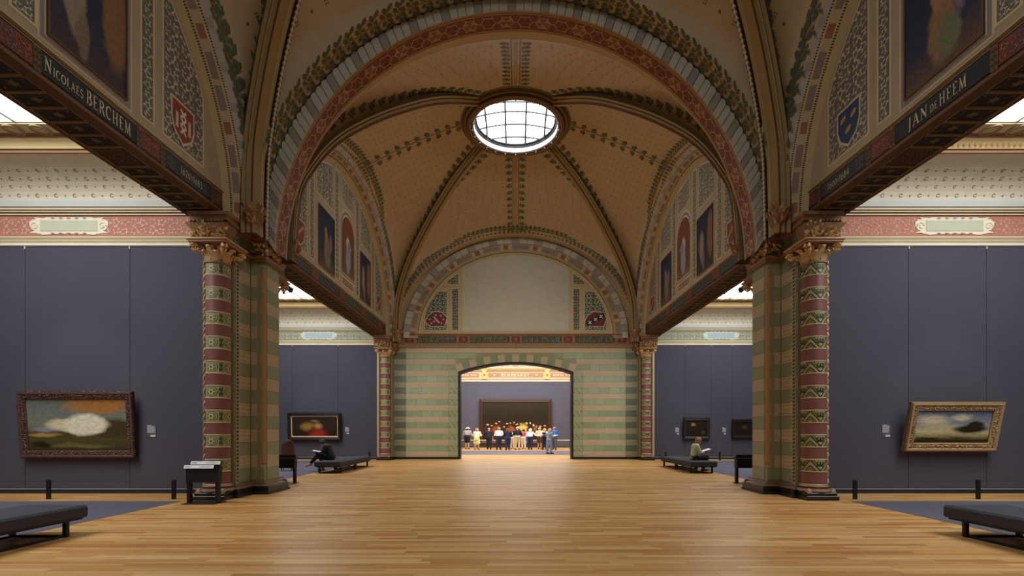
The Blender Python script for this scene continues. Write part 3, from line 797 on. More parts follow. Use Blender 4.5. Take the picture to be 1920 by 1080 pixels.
        for (a0, a1, b0, b1) in ((y0-.03, y0, zb+.03, 9.47), (y1, y1+.03, zb+.03, 9.47), (y0, y1, zb+.03, zb+.06), (y0, y1, 9.44, 9.47)): fm.box(*sorted((sx*6.85, sx*6.81)), a0, a1, b0, b1)
        fm.build('mural_frame', paint, w)
    # central arched mural
    aw = .72; pa = [(yc+aw, 7.85)]+[(yc+aw*math.cos(PI*k/14), 9.5+aw*math.sin(PI*k/14)) for k in range(15)]+[(yc-aw, 7.85)]
    b_ = MB(); 
    for k, (sc_, c_) in enumerate(((1.2, '#c6b283'), (1.13, '#7d7784'), (1.05, '#c9b78e'))):
        b_.poly([M(yc+(a-yc)*sc_, 8.7+(b-8.7)*sc_, .004+.003*k) for a, b in pa], c_)
    b_.build('mural_border', paint, w)
    cv = MB(); cv.poly([M(a, b, .02) for a, b in pa]); o = cv.build('mural', mural_b, w); uvquad(o)
    panel(yc-.7, yc+.7, zb, 7.72, .17, bgc='#8a5b48')
    panel(yc-.7, yc+.7, 10.6, 11.6, .22, bgc='#7d7466')
    stuff(orn.build('scrollwork', paint, w))
for sx in (-1, 1):
    lunette(sx, Y1, 3+sx); lunette(sx, Y2, 8+sx)

def beam(sx, y0, y1, n):
    side = 'left' if sx < 0 else 'right'; far = 'far' if y0 > 10 else 'near'
    t = holder(f'trim_{n}', f'dark painted beam on the {far} {side} with coffered underside', (sx*7.2, (y0+y1)/2, 6.6))
    X0, X1 = XF, 7.7
    b = MB('#4a3524'); b.box(*sorted((sx*X0, sx*X1)), y0, y1, 6.66, 7.12, '#4d3826'); b.build('beam_core', paint, t)
    e = MB(); pf = [(0, 7.12), (.03, 7.12), (.05, 7.16), (.02, 7.2), (0, 7.24)]
    e.grid(lambda i, j: (sx*(X0-pf[j][0]), (y0, y1)[i], pf[j][1]), 2, len(pf), lambda i, j: ['#5d4027', '#7a5c38', '#c2aa78', '#b59c6d'][j])
    pf2 = [(0, 6.74), (.03, 6.72), (.035, 6.66), (0, 6.62), (-.1, 6.62)]
    e.grid(lambda i, j: (sx*(X0-pf2[j][0]), (y0, y1)[i], pf2[j][1]), 2, len(pf2), lambda i, j: ['#5a3d26', '#6d4a2c', '#5a3d26', '#5a3d26'][j])
    e.grid(lambda i, j: (sx*(X1+(-.1, 0, .02, 0)[j]), (y0, y1)[i], (6.62, 6.62, 6.7, 7.12)[j]), 2, 4, '#5a3d26')
    e.build('beam_moulding', paint, t)
    # upright panels along the fascia
    M = sidemap(sx, XF); orn = MB()
    def fp(a, b, bg, cols, seed, sc=.13):
        pm_ = MB(bg); pm_.box(*sorted((sx*XF, sx*(XF-.012))), a+.02, b-.02, 6.77, 7.09); pm_.build('fascia_panel', paint, t)
        if cols:
            for pl, c in foliage(b-a-.08, .28, sc, cols, None, seed): orn.poly([M((a+b)/2+p, 6.93+q_, .017) for p, q_ in pl], c)
        for yy in (a, b):
            orn.box(*sorted((sx*XF, sx*(XF-.02))), yy-.025, yy+.025, 6.74, 7.12, '#6b5132')
            for zz in (6.83, 6.93, 7.03): orn.poly([M(yy+p, zz+q_, .024) for p, q_ in oval(0, 0, .018, .022, 6)], '#2c2017')
    red, dark = ['#b5703f', '#a0603c', '#6f6a74'], ['#5d6a55', '#6a7560', '#77806b']
    if far == 'near':
        tx = 6.98 if sx < 0 else 6.98
        fp(-1, tx-.75, '#3a3c3c', dark, 1); fp(tx-.75, tx-.06, '#6d342b', red, 2)
        fp(tx, 8.8, '#26292b', None, 0); fp(8.86, 9.4, '#6d342b', red, 3)
        fp(9.46, 10.95, '#303438', None, 4); fp(11.0, y1-.03, '#5c2c26', red, 5)
        for pl, c in foliage(.36, .26, .11, dark, None, 6):
            for cy_ in (9.68, 10.74 if sx < 0 else 10.74): 
                if not (9.9 < cy_ < 10.7): orn.poly([M(cy_+p*.6, 6.93+q_, .017) for p, q_ in pl], c)
        # lettering
        tl = MB('#d9cda2')
        def put(runs, ya, yb, z0, zk=1):
            pl, wd_ = text2d(runs); k = (yb-ya)/wd_
            for p in pl:
                tl.poly([M((ya+a*k) if sx < 0 else (yb-a*k), z0+b*zk, .018) for a, b in p])
        if sx < 0:
            put([('N', 1.5), ('ICOLAES', 1.0)], 7.05, 7.7, 6.84, .135); put([('BERCHEM', 1)], 7.74, 8.66, 6.82, .225)
            put([('1620+1683', 1)], 9.93, 10.62, 6.86, .14)
        else:
            # reads towards the camera: put() lays the first letter at the larger depth
            put([('JAN', 1)], 8.06, 8.48, 6.83, .2); put([('DE', .62)], 7.88, 8.03, 6.84, .2); put([('HEEM', 1)], 7.36, 7.86, 6.83, .2)
            put([('1600+1684', 1)], 9.97, 10.66, 6.86, .14)
        tl.build('lettering', paint, t, label='gold roman capitals')
    else:
        yy = y0+.1; k = 0
        for L_, bgc, cc in ((.6, '#6d342b', red), (2.0, '#33403a', dark), (.6, '#6d342b', red), (1.9, '#303438', dark), (.6, '#6d342b', red), (1.9, '#33403a', dark), (.6, '#6d342b', red), (2.0, '#303438', dark), (.6, '#6d342b', red)):
            if yy+L_ > y1: break
            fp(yy, yy+L_, bgc, cc, 20+k, .14); yy += L_+.06; k += 1
    stuff(orn.build('fascia_ornament', paint, t))
    # coffers let into the underside
    yy = y0+.15 if far == 'near' else 14.4; k = 0
    cm = {}
    gl = MB('#8f7445')
    while yy < (10.9 if far == 'near' else 25.3):
        L_ = .33
        if k % 9 == 8: L_ = .62
        if yy > -.5 or far == 'far':
            key = (L_, k % 9 == 8)
            if key not in cm:
                c = MB('#3d2a1d' if key[1] else '#22201c'); c.box(-.3, .3, -L_/2+.02, L_/2-.02, 0, .03)
                ff = foliage(.5, L_-.1, .13, ['#7d4a30', '#6d5030'], None, 5) if key[1] else [([(a*1.0, b) for a, b in leafp(0, 0, q*PI/3, .09, .05)], '#6c5a34') for q in range(6)]+[(leafp(sx_*.24, sy_*(L_/2-.06), math.atan2(-sy_, -sx_), .08, .04), '#5a4a2c') for sx_ in (-1, 1) for sy_ in (-1, 1)]
                for pl, cc in ff: c.poly([(a, b, -.006) for a, b in pl], cc)
                cm[key] = c.data('coffer_panel', paint)
            link('coffer_panel', cm[key], t, (sx*7.29, yy+L_/2, 6.635))
            for xx in (-.31, .31): gl.box(sx*7.29+xx-.008, sx*7.29+xx+.008, yy, yy+L_, 6.612, 6.64)
            for q_ in (yy+.005, yy+L_-.005): gl.box(sx*7.29-.31, sx*7.29+.31, q_-.008, q_+.008, 6.612, 6.64)
        yy += L_+.02; k += 1
    gl.build('gilt_fillet', paint, t)
    so = MB('#4a3322'); so.box(*sorted((sx*6.87, sx*7.7)), y0, y1, 6.65, 6.668); so.build('beam_soffit', paint, t)
n = 2
for sx in (-1, 1):
    beam(sx, -1.2, 11.75, n); beam(sx, 13.5, 26.2, n+1); n += 2

# ------------------------------------------------------------------ piers with tiled faces, cornices, bases
BH = .3245                     # height of one tile course
GRN, CRM = '#8a9172', '#b3a284'
_tile = {}
def tile(parent, ax, w, h, col, loc, mt=None, name='tile', label=None):
    """slab w x h, 14 mm thick, on a plane: ax 'y' faces -y, '+x'/'-x' faces that way"""
    key = (ax, round(w, 3), round(h, 3), col, mt.name if mt else '')
    if key not in _tile:
        m = MB(col); g = .003; a, b = w/2-g, h/2-g; d, c = .014, .004
        f = [(-a+c, -b+c, 0), (a-c, -b+c, 0), (a-c, b-c, 0), (-a+c, b-c, 0)]; k = [(-a, -b, c), (a, -b, c), (a, b, c), (-a, b, c)]; bk = [(x, y, d) for x, y, _ in k]
        T = {'y': lambda p: (p[0], p[2], p[1]), '+x': lambda p: (-p[2], p[0], p[1]), '-x': lambda p: (p[2], p[0], p[1])}[ax]
        for q in [f]+[[k[i-1], k[i], f[i], f[i-1]] for i in range(4)]+[[bk[i-1], bk[i], k[i], k[i-1]] for i in range(4)]: m.poly([T(p) for p in q])
        _tile[key] = m.data(name, mt or glaze)
    return link(name, _tile[key], parent, loc, 0, label)
def gold_leaf_block(mb, f, w, h, seed, base='#a5793f', cols=('#c79a52', '#b5823f', '#8d6234', '#d9b36a')):
    """raised foliage on a plane; f(a,b,off)"""
    R_ = random.Random(seed)
    for k in range(int(w*h*150)):
        x, z = R_.uniform(-w/2+.07, w/2-.07), R_.uniform(-h/2+.06, h/2-.06); a = R_.uniform(0, 6.28)
        pl = leafp(x, z, a, .13, .07, R_.uniform(-1.5, 1.5)); c = R_.choice(cols); n_ = len(pl)
        hgt = [.02, .05, .07, .05, .02, .05, .07, .05, .02][:n_]
        ctr = (sum(p[0] for p in pl)/n_, sum(p[1] for p in pl)/n_)
        for i in range(n_): mb.poly([f(*pl[i-1], .0), f(*pl[i], .0), f(*ctr, .06)], c)
def pier(sx):
    side = 'left' if sx < 0 else 'right'
    p = holder(f'wall_{side}_pier', f'massive {side} pier faced with green and cream tile courses between the two vaults', (sx*6.7, 12.62, 0))
    X = lambda x: sx*x
    core = MB('#8f8a66')
    for (a0, a1, b0, b1) in ((6.71, 7.42, 11.55, 13.7), (6.345, 6.72, 12.265, 12.985)): core.box(*sorted((X(a0), X(a1))), b0, b1, 0, 6.62)
    core.build('core', glaze, p)
    # upper pier mass carrying arch and lunette corners
    up = MB('#a08a62')
    up.box(*sorted((X(6.5), X(7.42))), 11.75, 13.5, 6.6, 8.2, '#8d7a55'); up.build('impost', paint, p)
    for k in range(18):
        z0 = .32+k*BH; z1 = min(z0+BH, 5.86)
        if z1-z0 < .05: continue
        zc, h = (z0+z1)/2, z1-z0
        g = k % 2 == 0; col = GRN if g else CRM
        tile(p, 'y', .155, h, col, (X(6.6125), 12.251, zc)); tile(p, 'y', .105, h, col, (X(6.3975), 12.251, zc))
        tile(p, '-x' if sx > 0 else '+x', .62, h, col, (X(6.331), 12.675, zc))
        if g: tile(p, '-x' if sx > 0 else '+x', .68, h, '#8f9374', (X(6.696), 11.9, zc))
        else: tile(p, '-x' if sx > 0 else '+x', .68, h, '#b09a74', (X(6.696), 11.9, zc), cream_grid)
        tile(p, '-x' if sx > 0 else '+x', .68, h, col, (X(6.696), 13.35, zc))
    # corner colonnette, gilt and reeded
    c = MB('#8d5c36'); cx, cy = 6.385, 12.3
    c.lathe([(.0, .62), (.062, .75), (.062, 5.68), (.0, 5.74)], 10, (X(cx), cy))
    for q in range(4):
        a = -PI/2+(q-.5)*.5 if sx < 0 else -PI/2-(q-.5)*.5
        c.tube([(X(cx)+.06*math.cos(a), cy+.06*math.sin(a), .76), (X(cx)+.06*math.cos(a), cy+.06*math.sin(a), 5.66)], .012, 5, '#b78447')
    c.build('colonnette', gold, p, True)
    # plan outline from the cross wall's near face round to the far face
    plan = [(7.5, 11.2), (6.69, 11.2), (6.69, 12.25), (6.33, 12.25), (6.33, 13.0), (6.69, 13.0), (6.69, 14.05), (7.5, 14.05)]
    bplan = [(7.4, 11.56), (6.69, 11.56)]+plan[2:6]+[(6.69, 13.69), (7.4, 13.69)]
    def swp(pl_, prof, cols, nm, mt):
        m = MB(); m.sweep(pl_, [(-a, z) for a, z in prof], lambda i, j: cols[j % len(cols)])
        if sx > 0: pass
        m.v = [(sx*abs(x), y, z) for x, y, z in m.v]; return m.build(nm, mt, p)
    swp(bplan, [(-.01, 0), (-.01, .15)] if False else [(.2, 0), (.2, .03), (.17, .06), (.17, .18), (.12, .2)], ['#1d1b1b'], 'plinth', stone_dark)
    swp(bplan, [(.13, .19), (.11, .22), (.07, .23), (.05, .27), (.02, .28), (.0, .31)], ['#7c4a30', '#8a5a3a', '#6b4028', '#8a5a3a', '#6a5a3c'], 'base_moulding', gold)
    swp(plan, [(0, 5.82), (.05, 5.84), (.05, 5.9), (.09, 5.93), (.09, 5.97), (0, 6.0)], ['#6b4a2c', '#7d5230', '#8a5c35', '#7d5230', '#5d4028'], 'string_course', gold)
    swp(plan, [(0, 5.98), (.005, 6.3)], ['#5b6152'], 'frieze', paint)
    swp(plan, [(0, 6.28), (.03, 6.32), (.03, 6.38), (.07, 6.42), (.08, 6.5), (.12, 6.53), (.13, 6.6), (0, 6.63)], ['#7d5230', '#8f5f33', '#6b4326', '#96683a', '#8a5a30', '#9b6a38', '#6b4a2c'], 'cornice', gold)
    top = MB('#6b4a2c'); top.poly([(X(a), b, 6.62) for a, b in plan]); top.poly([(X(a), b, 5.84) for a, b in plan]); top.build('cornice_bed', paint, p)
    dn = MB('#a5743c')   # dentils
    def along(a, b, st, f):
        L_ = math.dist(a, b); n_ = int(L_/st)
        for k in range(n_):
            t_ = (k+.5)/n_; f(a[0]+(b[0]-a[0])*t_, a[1]+(b[1]-a[1])*t_)
    for i in range(len(plan)-1): along(plan[i], plan[i+1], .075, lambda a, b: dn.box(X(a)-.1 if plan[i][0] == plan[i+1][0] else X(a)-.02, X(a)+.1 if plan[i][0] == plan[i+1][0] else X(a)+.02, b-.1 if plan[i][1] == plan[i+1][1] else b-.02, b+.1 if plan[i][1] == plan[i+1][1] else b+.02, 6.38, 6.42))
    dn.build('dentil', gold, p)
    # foliage on the frieze: green and white scrolls on the flanks, gilded leaves on the pier face
    fo = MB()
    for pl, c_ in foliage(.95, .28, .13, ['#9a9c7e', '#8b8f70', '#a8a688'], None, 11): fo.poly([(X(6.68), 11.74+a, 6.14+b) for a, b in pl], c_)
    for pl, c_ in foliage(.95, .28, .13, ['#9a9c7e', '#8b8f70'], None, 12): fo.poly([(X(6.68), 13.5+a, 6.14+b) for a, b in pl], c_)
    stuff(fo.build('frieze_scrolls', paint, p))
    gd = MB()
    gold_leaf_block(gd, lambda a, b, o: (X(6.51)+a, 12.24-o, 6.14+b), .5, .36, 5); gold_leaf_block(gd, lambda a, b, o: (X(6.32-o), 12.62+a, 6.14+b), .8, .36, 6)
    gold_leaf_block(gd, lambda a, b, o: (X(7.1)+a, 11.19-o, 6.14+b), .8, .34, 7)
    for i_, (fx0, fx1, fy, zz) in enumerate(((6.64, 7.28, 11.16, 5.98), (6.62, 7.32, 11.1, 6.08), (6.58, 7.42, 11.02, 6.2), (6.56, 7.5, 10.98, 6.3))):
        if i_: q0, q1 = pv, (fx0, fx1, fy, zz); gd.poly([(X(q0[0]), q0[2], q0[3]), (X(q0[1]), q0[2], q0[3]), (X(q1[1]), q1[2], q1[3]), (X(q1[0]), q1[2], q1[3])], '#9b7040'); gd.poly([(X(q0[0]), q0[2], q0[3]), (X(q0[0]), 11.4, q0[3]), (X(q1[0]), 11.4, q1[3]), (X(q1[0]), q1[2], q1[3])], '#8a6236'); gd.poly([(X(q0[1]), q0[2], q0[3]), (X(q0[1]), 11.4, q0[3]), (X(q1[1]), 11.4, q1[3]), (X(q1[1]), q1[2], q1[3])], '#8a6236')
        pv = (fx0, fx1, fy, zz)
    gold_leaf_block(gd, lambda a, b, o: (X(7.0)+a, 11.06-o-.3*b, 6.14+b), .86, .4, 9, cols=('#d9b36a', '#c79a52', '#e3c48a', '#a5793f'))
    stuff(gd.build('gilded_leaves', gold, p))
    # ornamented jamb strips either side of the near column, gilt rope edge
    st = MB('#a09473'); st.box(*sorted((X(6.675), X(6.69))), 11.57, 11.72, .3, 5.6)
    for k in range(58):
        z = .36+k*.09
        for a in (.9, 2.2): st.poly([(X(6.672), 11.645+p_, q_) for p_, q_ in [(a_[0], z+a_[1]) for a_ in leafp(0, 0, a, .075, .045)]], '#2f2a22')
    st.build('jamb_strip', paint, p)
    rp = MB('#b98d4c'); rx = X(7.37)
    for ph in (0, PI): rp.tube([(rx+.022*math.cos(ph+k*.9), 11.5+.022*math.sin(ph+k*.9), .26+k*.045) for k in range(120)], .026, 5, '#c09452' if ph else '#a5783d')
    rp.box(rx-.05, rx+.05, 11.53, 11.6, .2, 5.6, '#c2a673'); rp.build('rope_moulding', gold, p, True)
    return p
def end_pier(sx):
    side = 'left' if sx < 0 else 'right'; X = lambda x: sx*x
    p = holder(f'wall_{side}_end_pier', f'half pier with gilded cornice behind the distant {side} column', (sx*6.9, 26.2, 0))
    core = MB('#8f8a66'); core.box(*sorted((X(6.71), X(7.38))), 26.08, W2+.3, 0, 6.62, '#9a8f6c'); core.build('core', glaze, p)
    plan = [(7.5, 25.62), (6.69, 25.62), (6.69, 26.2), (6.4, 26.2), (6.4, W2+.02)]
    def swp(prof, cols, nm, mt):
        m = MB(); m.sweep(plan, [(-a, z) for a, z in prof], lambda i, j: cols[j % len(cols)]); m.v = [(sx*abs(x), y, z) for x, y, z in m.v]; m.build(nm, mt, p)
    swp([(0, 5.92), (.05, 5.93), (.05, 5.96), (.09, 5.97), (.0, 6.0)], ['#7d5230', '#8a5c35', '#7d5230', '#5d4028'], 'string_course', gold)
    swp([(0, 5.98), (.005, 6.3)], ['#8a6a44'], 'frieze', paint)
    swp([(0, 6.28), (.03, 6.32), (.03, 6.38), (.07, 6.42), (.08, 6.5), (.12, 6.53), (.13, 6.6), (0, 6.63)], ['#7d5230', '#8f5f33', '#6b4326', '#96683a', '#8a5a30', '#9b6a38', '#6b4a2c'], 'cornice', gold)
    bed = MB('#6b4a2c')
    for z in (5.93, 6.62): bed.poly([(X(a), b, z) for a, b in plan+[(7.5, W2)]])
    bed.build('cornice_bed', paint, p)
    gd = MB(); gold_leaf_block(gd, lambda a, b, o: (X(7.1)+a, 25.61-o, 6.14+b), .8, .36, 17); gold_leaf_block(gd, lambda a, b, o: (X(6.54)+a, 26.19-o, 6.14+b), .3, .36, 18); gold_leaf_block(gd, lambda a, b, o: (X(6.68-o), 25.9+a, 6.14+b), .5, .36, 19)
    stuff(gd.build('gilded_leaves', gold, p))
    rp = MB('#b98d4c'); rp.box(X(7.37)-.06, X(7.37)+.06, 26.0, 26.1, .2, 5.9, '#c2a673')
    rp.tube([(X(7.33), 25.98, .2), (X(7.33), 25.98, 5.9)], .04, 6, '#c09452'); rp.box(*sorted((X(6.66), X(6.7))), 26.05, 26.3, .1, 5.9, '#8f8360'); rp.build('jamb_strip', gold, p)
for sx in (-1, 1): pier(sx); end_pier(sx)

# ------------------------------------------------------------------ columns: base, painted drums, leafy capital
def spiral(r, turns, n=22):
    return [((r*(1-.85*i/n))*math.cos(turns*2*PI*i/n), (r*(1-.85*i/n))*math.sin(turns*2*PI*i/n)) for i in range(n+1)]
def column_meshes(star):
    D = {}
    m = MB(); m.bbox(-.37, .37, -.37, .37, 0, .1, .012); m.bbox(-.34, .34, -.34, .34, .1, .17, .012); D['plinth'] = (m.data('plinth', stone_dark), [(0, 0)])
    m = MB(); pr = [(.33, .17), (.35, .2), (.345, .235), (.32, .25), (.29, .262), (.285, .285), (.3, .3), (.3, .325), (.275, .34), (.265, .36)]
    cl = ['#8a5636', '#a8794c', '#8a5636', '#4e2f22', '#4e2f22', '#7d4a30', '#c09a6a', '#7d4a30', '#b08a5c']
    m.lathe(pr, 32, (0, 0), lambda i, j: cl[j])
    for sx_ in (-1, 1):
        for sy_ in (-1, 1): m.lathe([(.0, .17), (.07, .17), (.06, .23), (.03, .26), (0, .27)], 8, (sx_*.27, sy_*.27), '#9c6d42')
    D['base'] = (m.data('base', gold, True), [(0, 0)])
    DH = .282
    m = MB('#80504c'); m.lathe([(.258, .008), (.258, DH-.008)], 40, (0, 0)); D['red_drum'] = m.data('red_drum', glaze, True)
    m = MB('#a8a274'); m.lathe([(.257, .012), (.257, DH-.012)], 40, (0, 0), '#a29c70')
    m.lathe([(.255, -.012), (.266, -.006), (.266, .006), (.255, .012)], 40, (0, 0), '#cdbd92'); m.lathe([(.255, DH-.012), (.266, DH-.006), (.266, DH+.006), (.255, DH+.012)], 40, (0, 0), '#cdbd92')
    def cyl(a, b, off): return ((.257+off)*math.cos(a/.257), (.257+off)*math.sin(a/.257), b)
    per = 2*PI*.257/4
    for q in range(4):
        a0 = q*per-per*.5*0
        if star:
            def P(pts, c, off):
                cx_, cy_ = sum(p[0] for p in pts)/len(pts), sum(p[1] for p in pts)/len(pts)
                for r_ in range(3):
                    for k_ in range(len(pts)):
                        q_ = [(cx_+(pts[w_][0]-cx_)*f_/3, cy_+(pts[w_][1]-cy_)*f_/3) for w_, f_ in ((k_-1, r_), (k_, r_), (k_, r_+1), (k_-1, r_+1))]
                        if r_ == 0: q_ = q_[1:]
                        m.poly([cyl(a0+a, DH/2+b, off) for a, b in q_], c)
            P(oval(0, 0, .14, .118, 16), '#4c523a', .002); P(oval(0, 0, .125, .105, 16), '#b3ac80', .004); P(oval(0, 0, .105, .09, 16), '#6c7150', .006)
            P([((.092 if k % 2 == 0 else .05)*math.cos(PI*k/6), (.092 if k % 2 == 0 else .05)*math.sin(PI*k/6)) for k in range(12)], '#b8b288', .008)
            P(oval(0, 0, .03, .03, 8), '#5a5f42', .010)
            for sg in (-1, 1):
                for sh in (-1, 1): P(leafp(per*.5, 0, math.atan2(sh*.1, sg*.06)+0, .12, .05, sg*sh*.8), '#4c523a', .004)
        else:
            def P(pts, c, off): m.poly([cyl(a0+a, DH/2+b, off) for a, b in pts], c)
            def PS(x0, y0, x1, y1, w_, c, off):
                for k_ in range(5): P(stroke(x0+(x1-x0)*k_/5, y0+(y1-y0)*k_/5, x0+(x1-x0)*(k_+1)/5, y0+(y1-y0)*(k_+1)/5, w_), c, off)
            for sg in (-1, 1):
                PS(sg*per*.48, .12, 0, -.125, .026, '#3c3f28', .004); PS(sg*per*.36, .125, 0, -.06, .02, '#5a5c38', .004)
                PS(sg*per*.5, .0, sg*per*.22, -.125, .024, '#3c3f28', .004); PS(sg*per*.5, -.06, sg*per*.34, -.125, .018, '#5a5c38', .004)
                for yy_ in (-.02, .05): P(leafp(sg*per*.2, yy_, PI/2+sg*.9, .07, .035), '#3c3f28', .005)
            for a in (PI/2, PI/2-.8, PI/2+.8): P(leafp(0, -.03, a, .13, .045), '#34371f', .006)
            P(oval(0, -.05, .04, .03, 8), '#a9a569', .007)
    D['painted_drum'] = m.data('painted_drum', glaze, True)
    # capital
    cz = 5.43
    m = MB('#9b7040'); m.lathe([(.26, cz-.02), (.29, cz), (.29, cz+.03), (.25, cz+.05), (.25, cz+.2), (.28, cz+.32), (.36, cz+.42)], 32, (0, 0), '#8a6236'); D['bell'] = (m.data('bell', gold, True), None)
    m = MB(); a_ = .43; m.bbox(-a_, a_, -a_, a_, cz+.4, cz+.46, .015, '#96683a'); m.bbox(-a_-.03, a_+.03, -a_-.03, a_+.03, cz+.45, cz+.5, .012, '#b07f46'); D['abacus'] = (m.data('abacus', gold), None)
    m = MB('#c39650')       # one acanthus leaf, pointing +x
    prof = [(.255, .03, .07), (.275, .12, .1), (.3, .2, .09), (.345, .26, .075), (.385, .25, .045), (.39, .21, .015)]
    m.grid(lambda i, j: (prof[i][0]-.02*abs(j-2)/2*(1 if i < 5 else 0), (j-2)/2*prof[i][2]*(1.12 if (i % 2 and abs(j-2) == 2) else 1), cz+prof[i][1]), 6, 5)
    D['leaf'] = m.data('acanthus_leaf', gold, True)
    m = MB('#d2a75e')       # volute at a corner, in the diagonal plane
    for off in (-.035, .035):
        sp_ = spiral(.095, 1.8); m.tube([(.47+a, off, cz+.3+b) for a, b in sp_], [.03*(1-.5*i/len(sp_)) for i in range(len(sp_))], 6)
    m.tube([(.3, 0, cz+.18), (.38, 0, cz+.3), (.5, 0, cz+.39)], [.03, .035, .03], 6); D['volute'] = m.data('volute', gold, True)
    return D
CM = {True: column_meshes(True), False: column_meshes(False)}
def column(x, y, label, star, group=None):
    t = thing('column', label, 'column', (x, y, 0), 0, group); D = CM[star]
    for k in ('plinth', 'base'): link(k, D[k][0], t, (x, y, 0))
    z = .36; k = 0
    while z < 5.4:
        link('red_drum' if k % 2 == 0 else 'painted_drum', D['red_drum' if k % 2 == 0 else 'painted_drum'], t, (x, y, z), -PI/2)
        z += .282; k += 1
    cap = link('capital', D['bell'][0], t, (x, y, 0)); LOC[cap.name] = (x, y, 0)
    def sub(n_, me, rz):
        o = link(n_, me, None, (0, 0, 0), rz); o.parent = cap; return o
    sub('abacus', D['abacus'][0], 0)
    for q in range(8):
        o = sub('acanthus_leaf', D['leaf'], q*PI/4+PI/8); 
        o2 = sub('acanthus_leaf', D['leaf'], q*PI/4); o2.location.z = .1; o2.scale = (1.05, 1.0, 1.0); o2.location.z = .1-.0
    for q in range(4): sub('volute', D['volute'], q*PI/2+PI/4)
    return t
column(-6.95, 11.33, 'near left column with red drums and star-patterned green drums behind the card rack', True)
column(6.95, 11.33, 'near right column with red drums and diamond-patterned green drums beside the landscape wall', False)
column(-7.12, 13.9, 'banded column hidden behind the left pier, only its capital edge in view', True)
column(7.12, 13.9, 'banded column hidden behind the right pier, only its capital edge in view', False)
column(-6.95, 25.85, 'distant slim-looking banded column at the left end of the tiled end wall', True)
column(6.95, 25.85, 'distant slim-looking banded column at the right end of the tiled end wall', False)

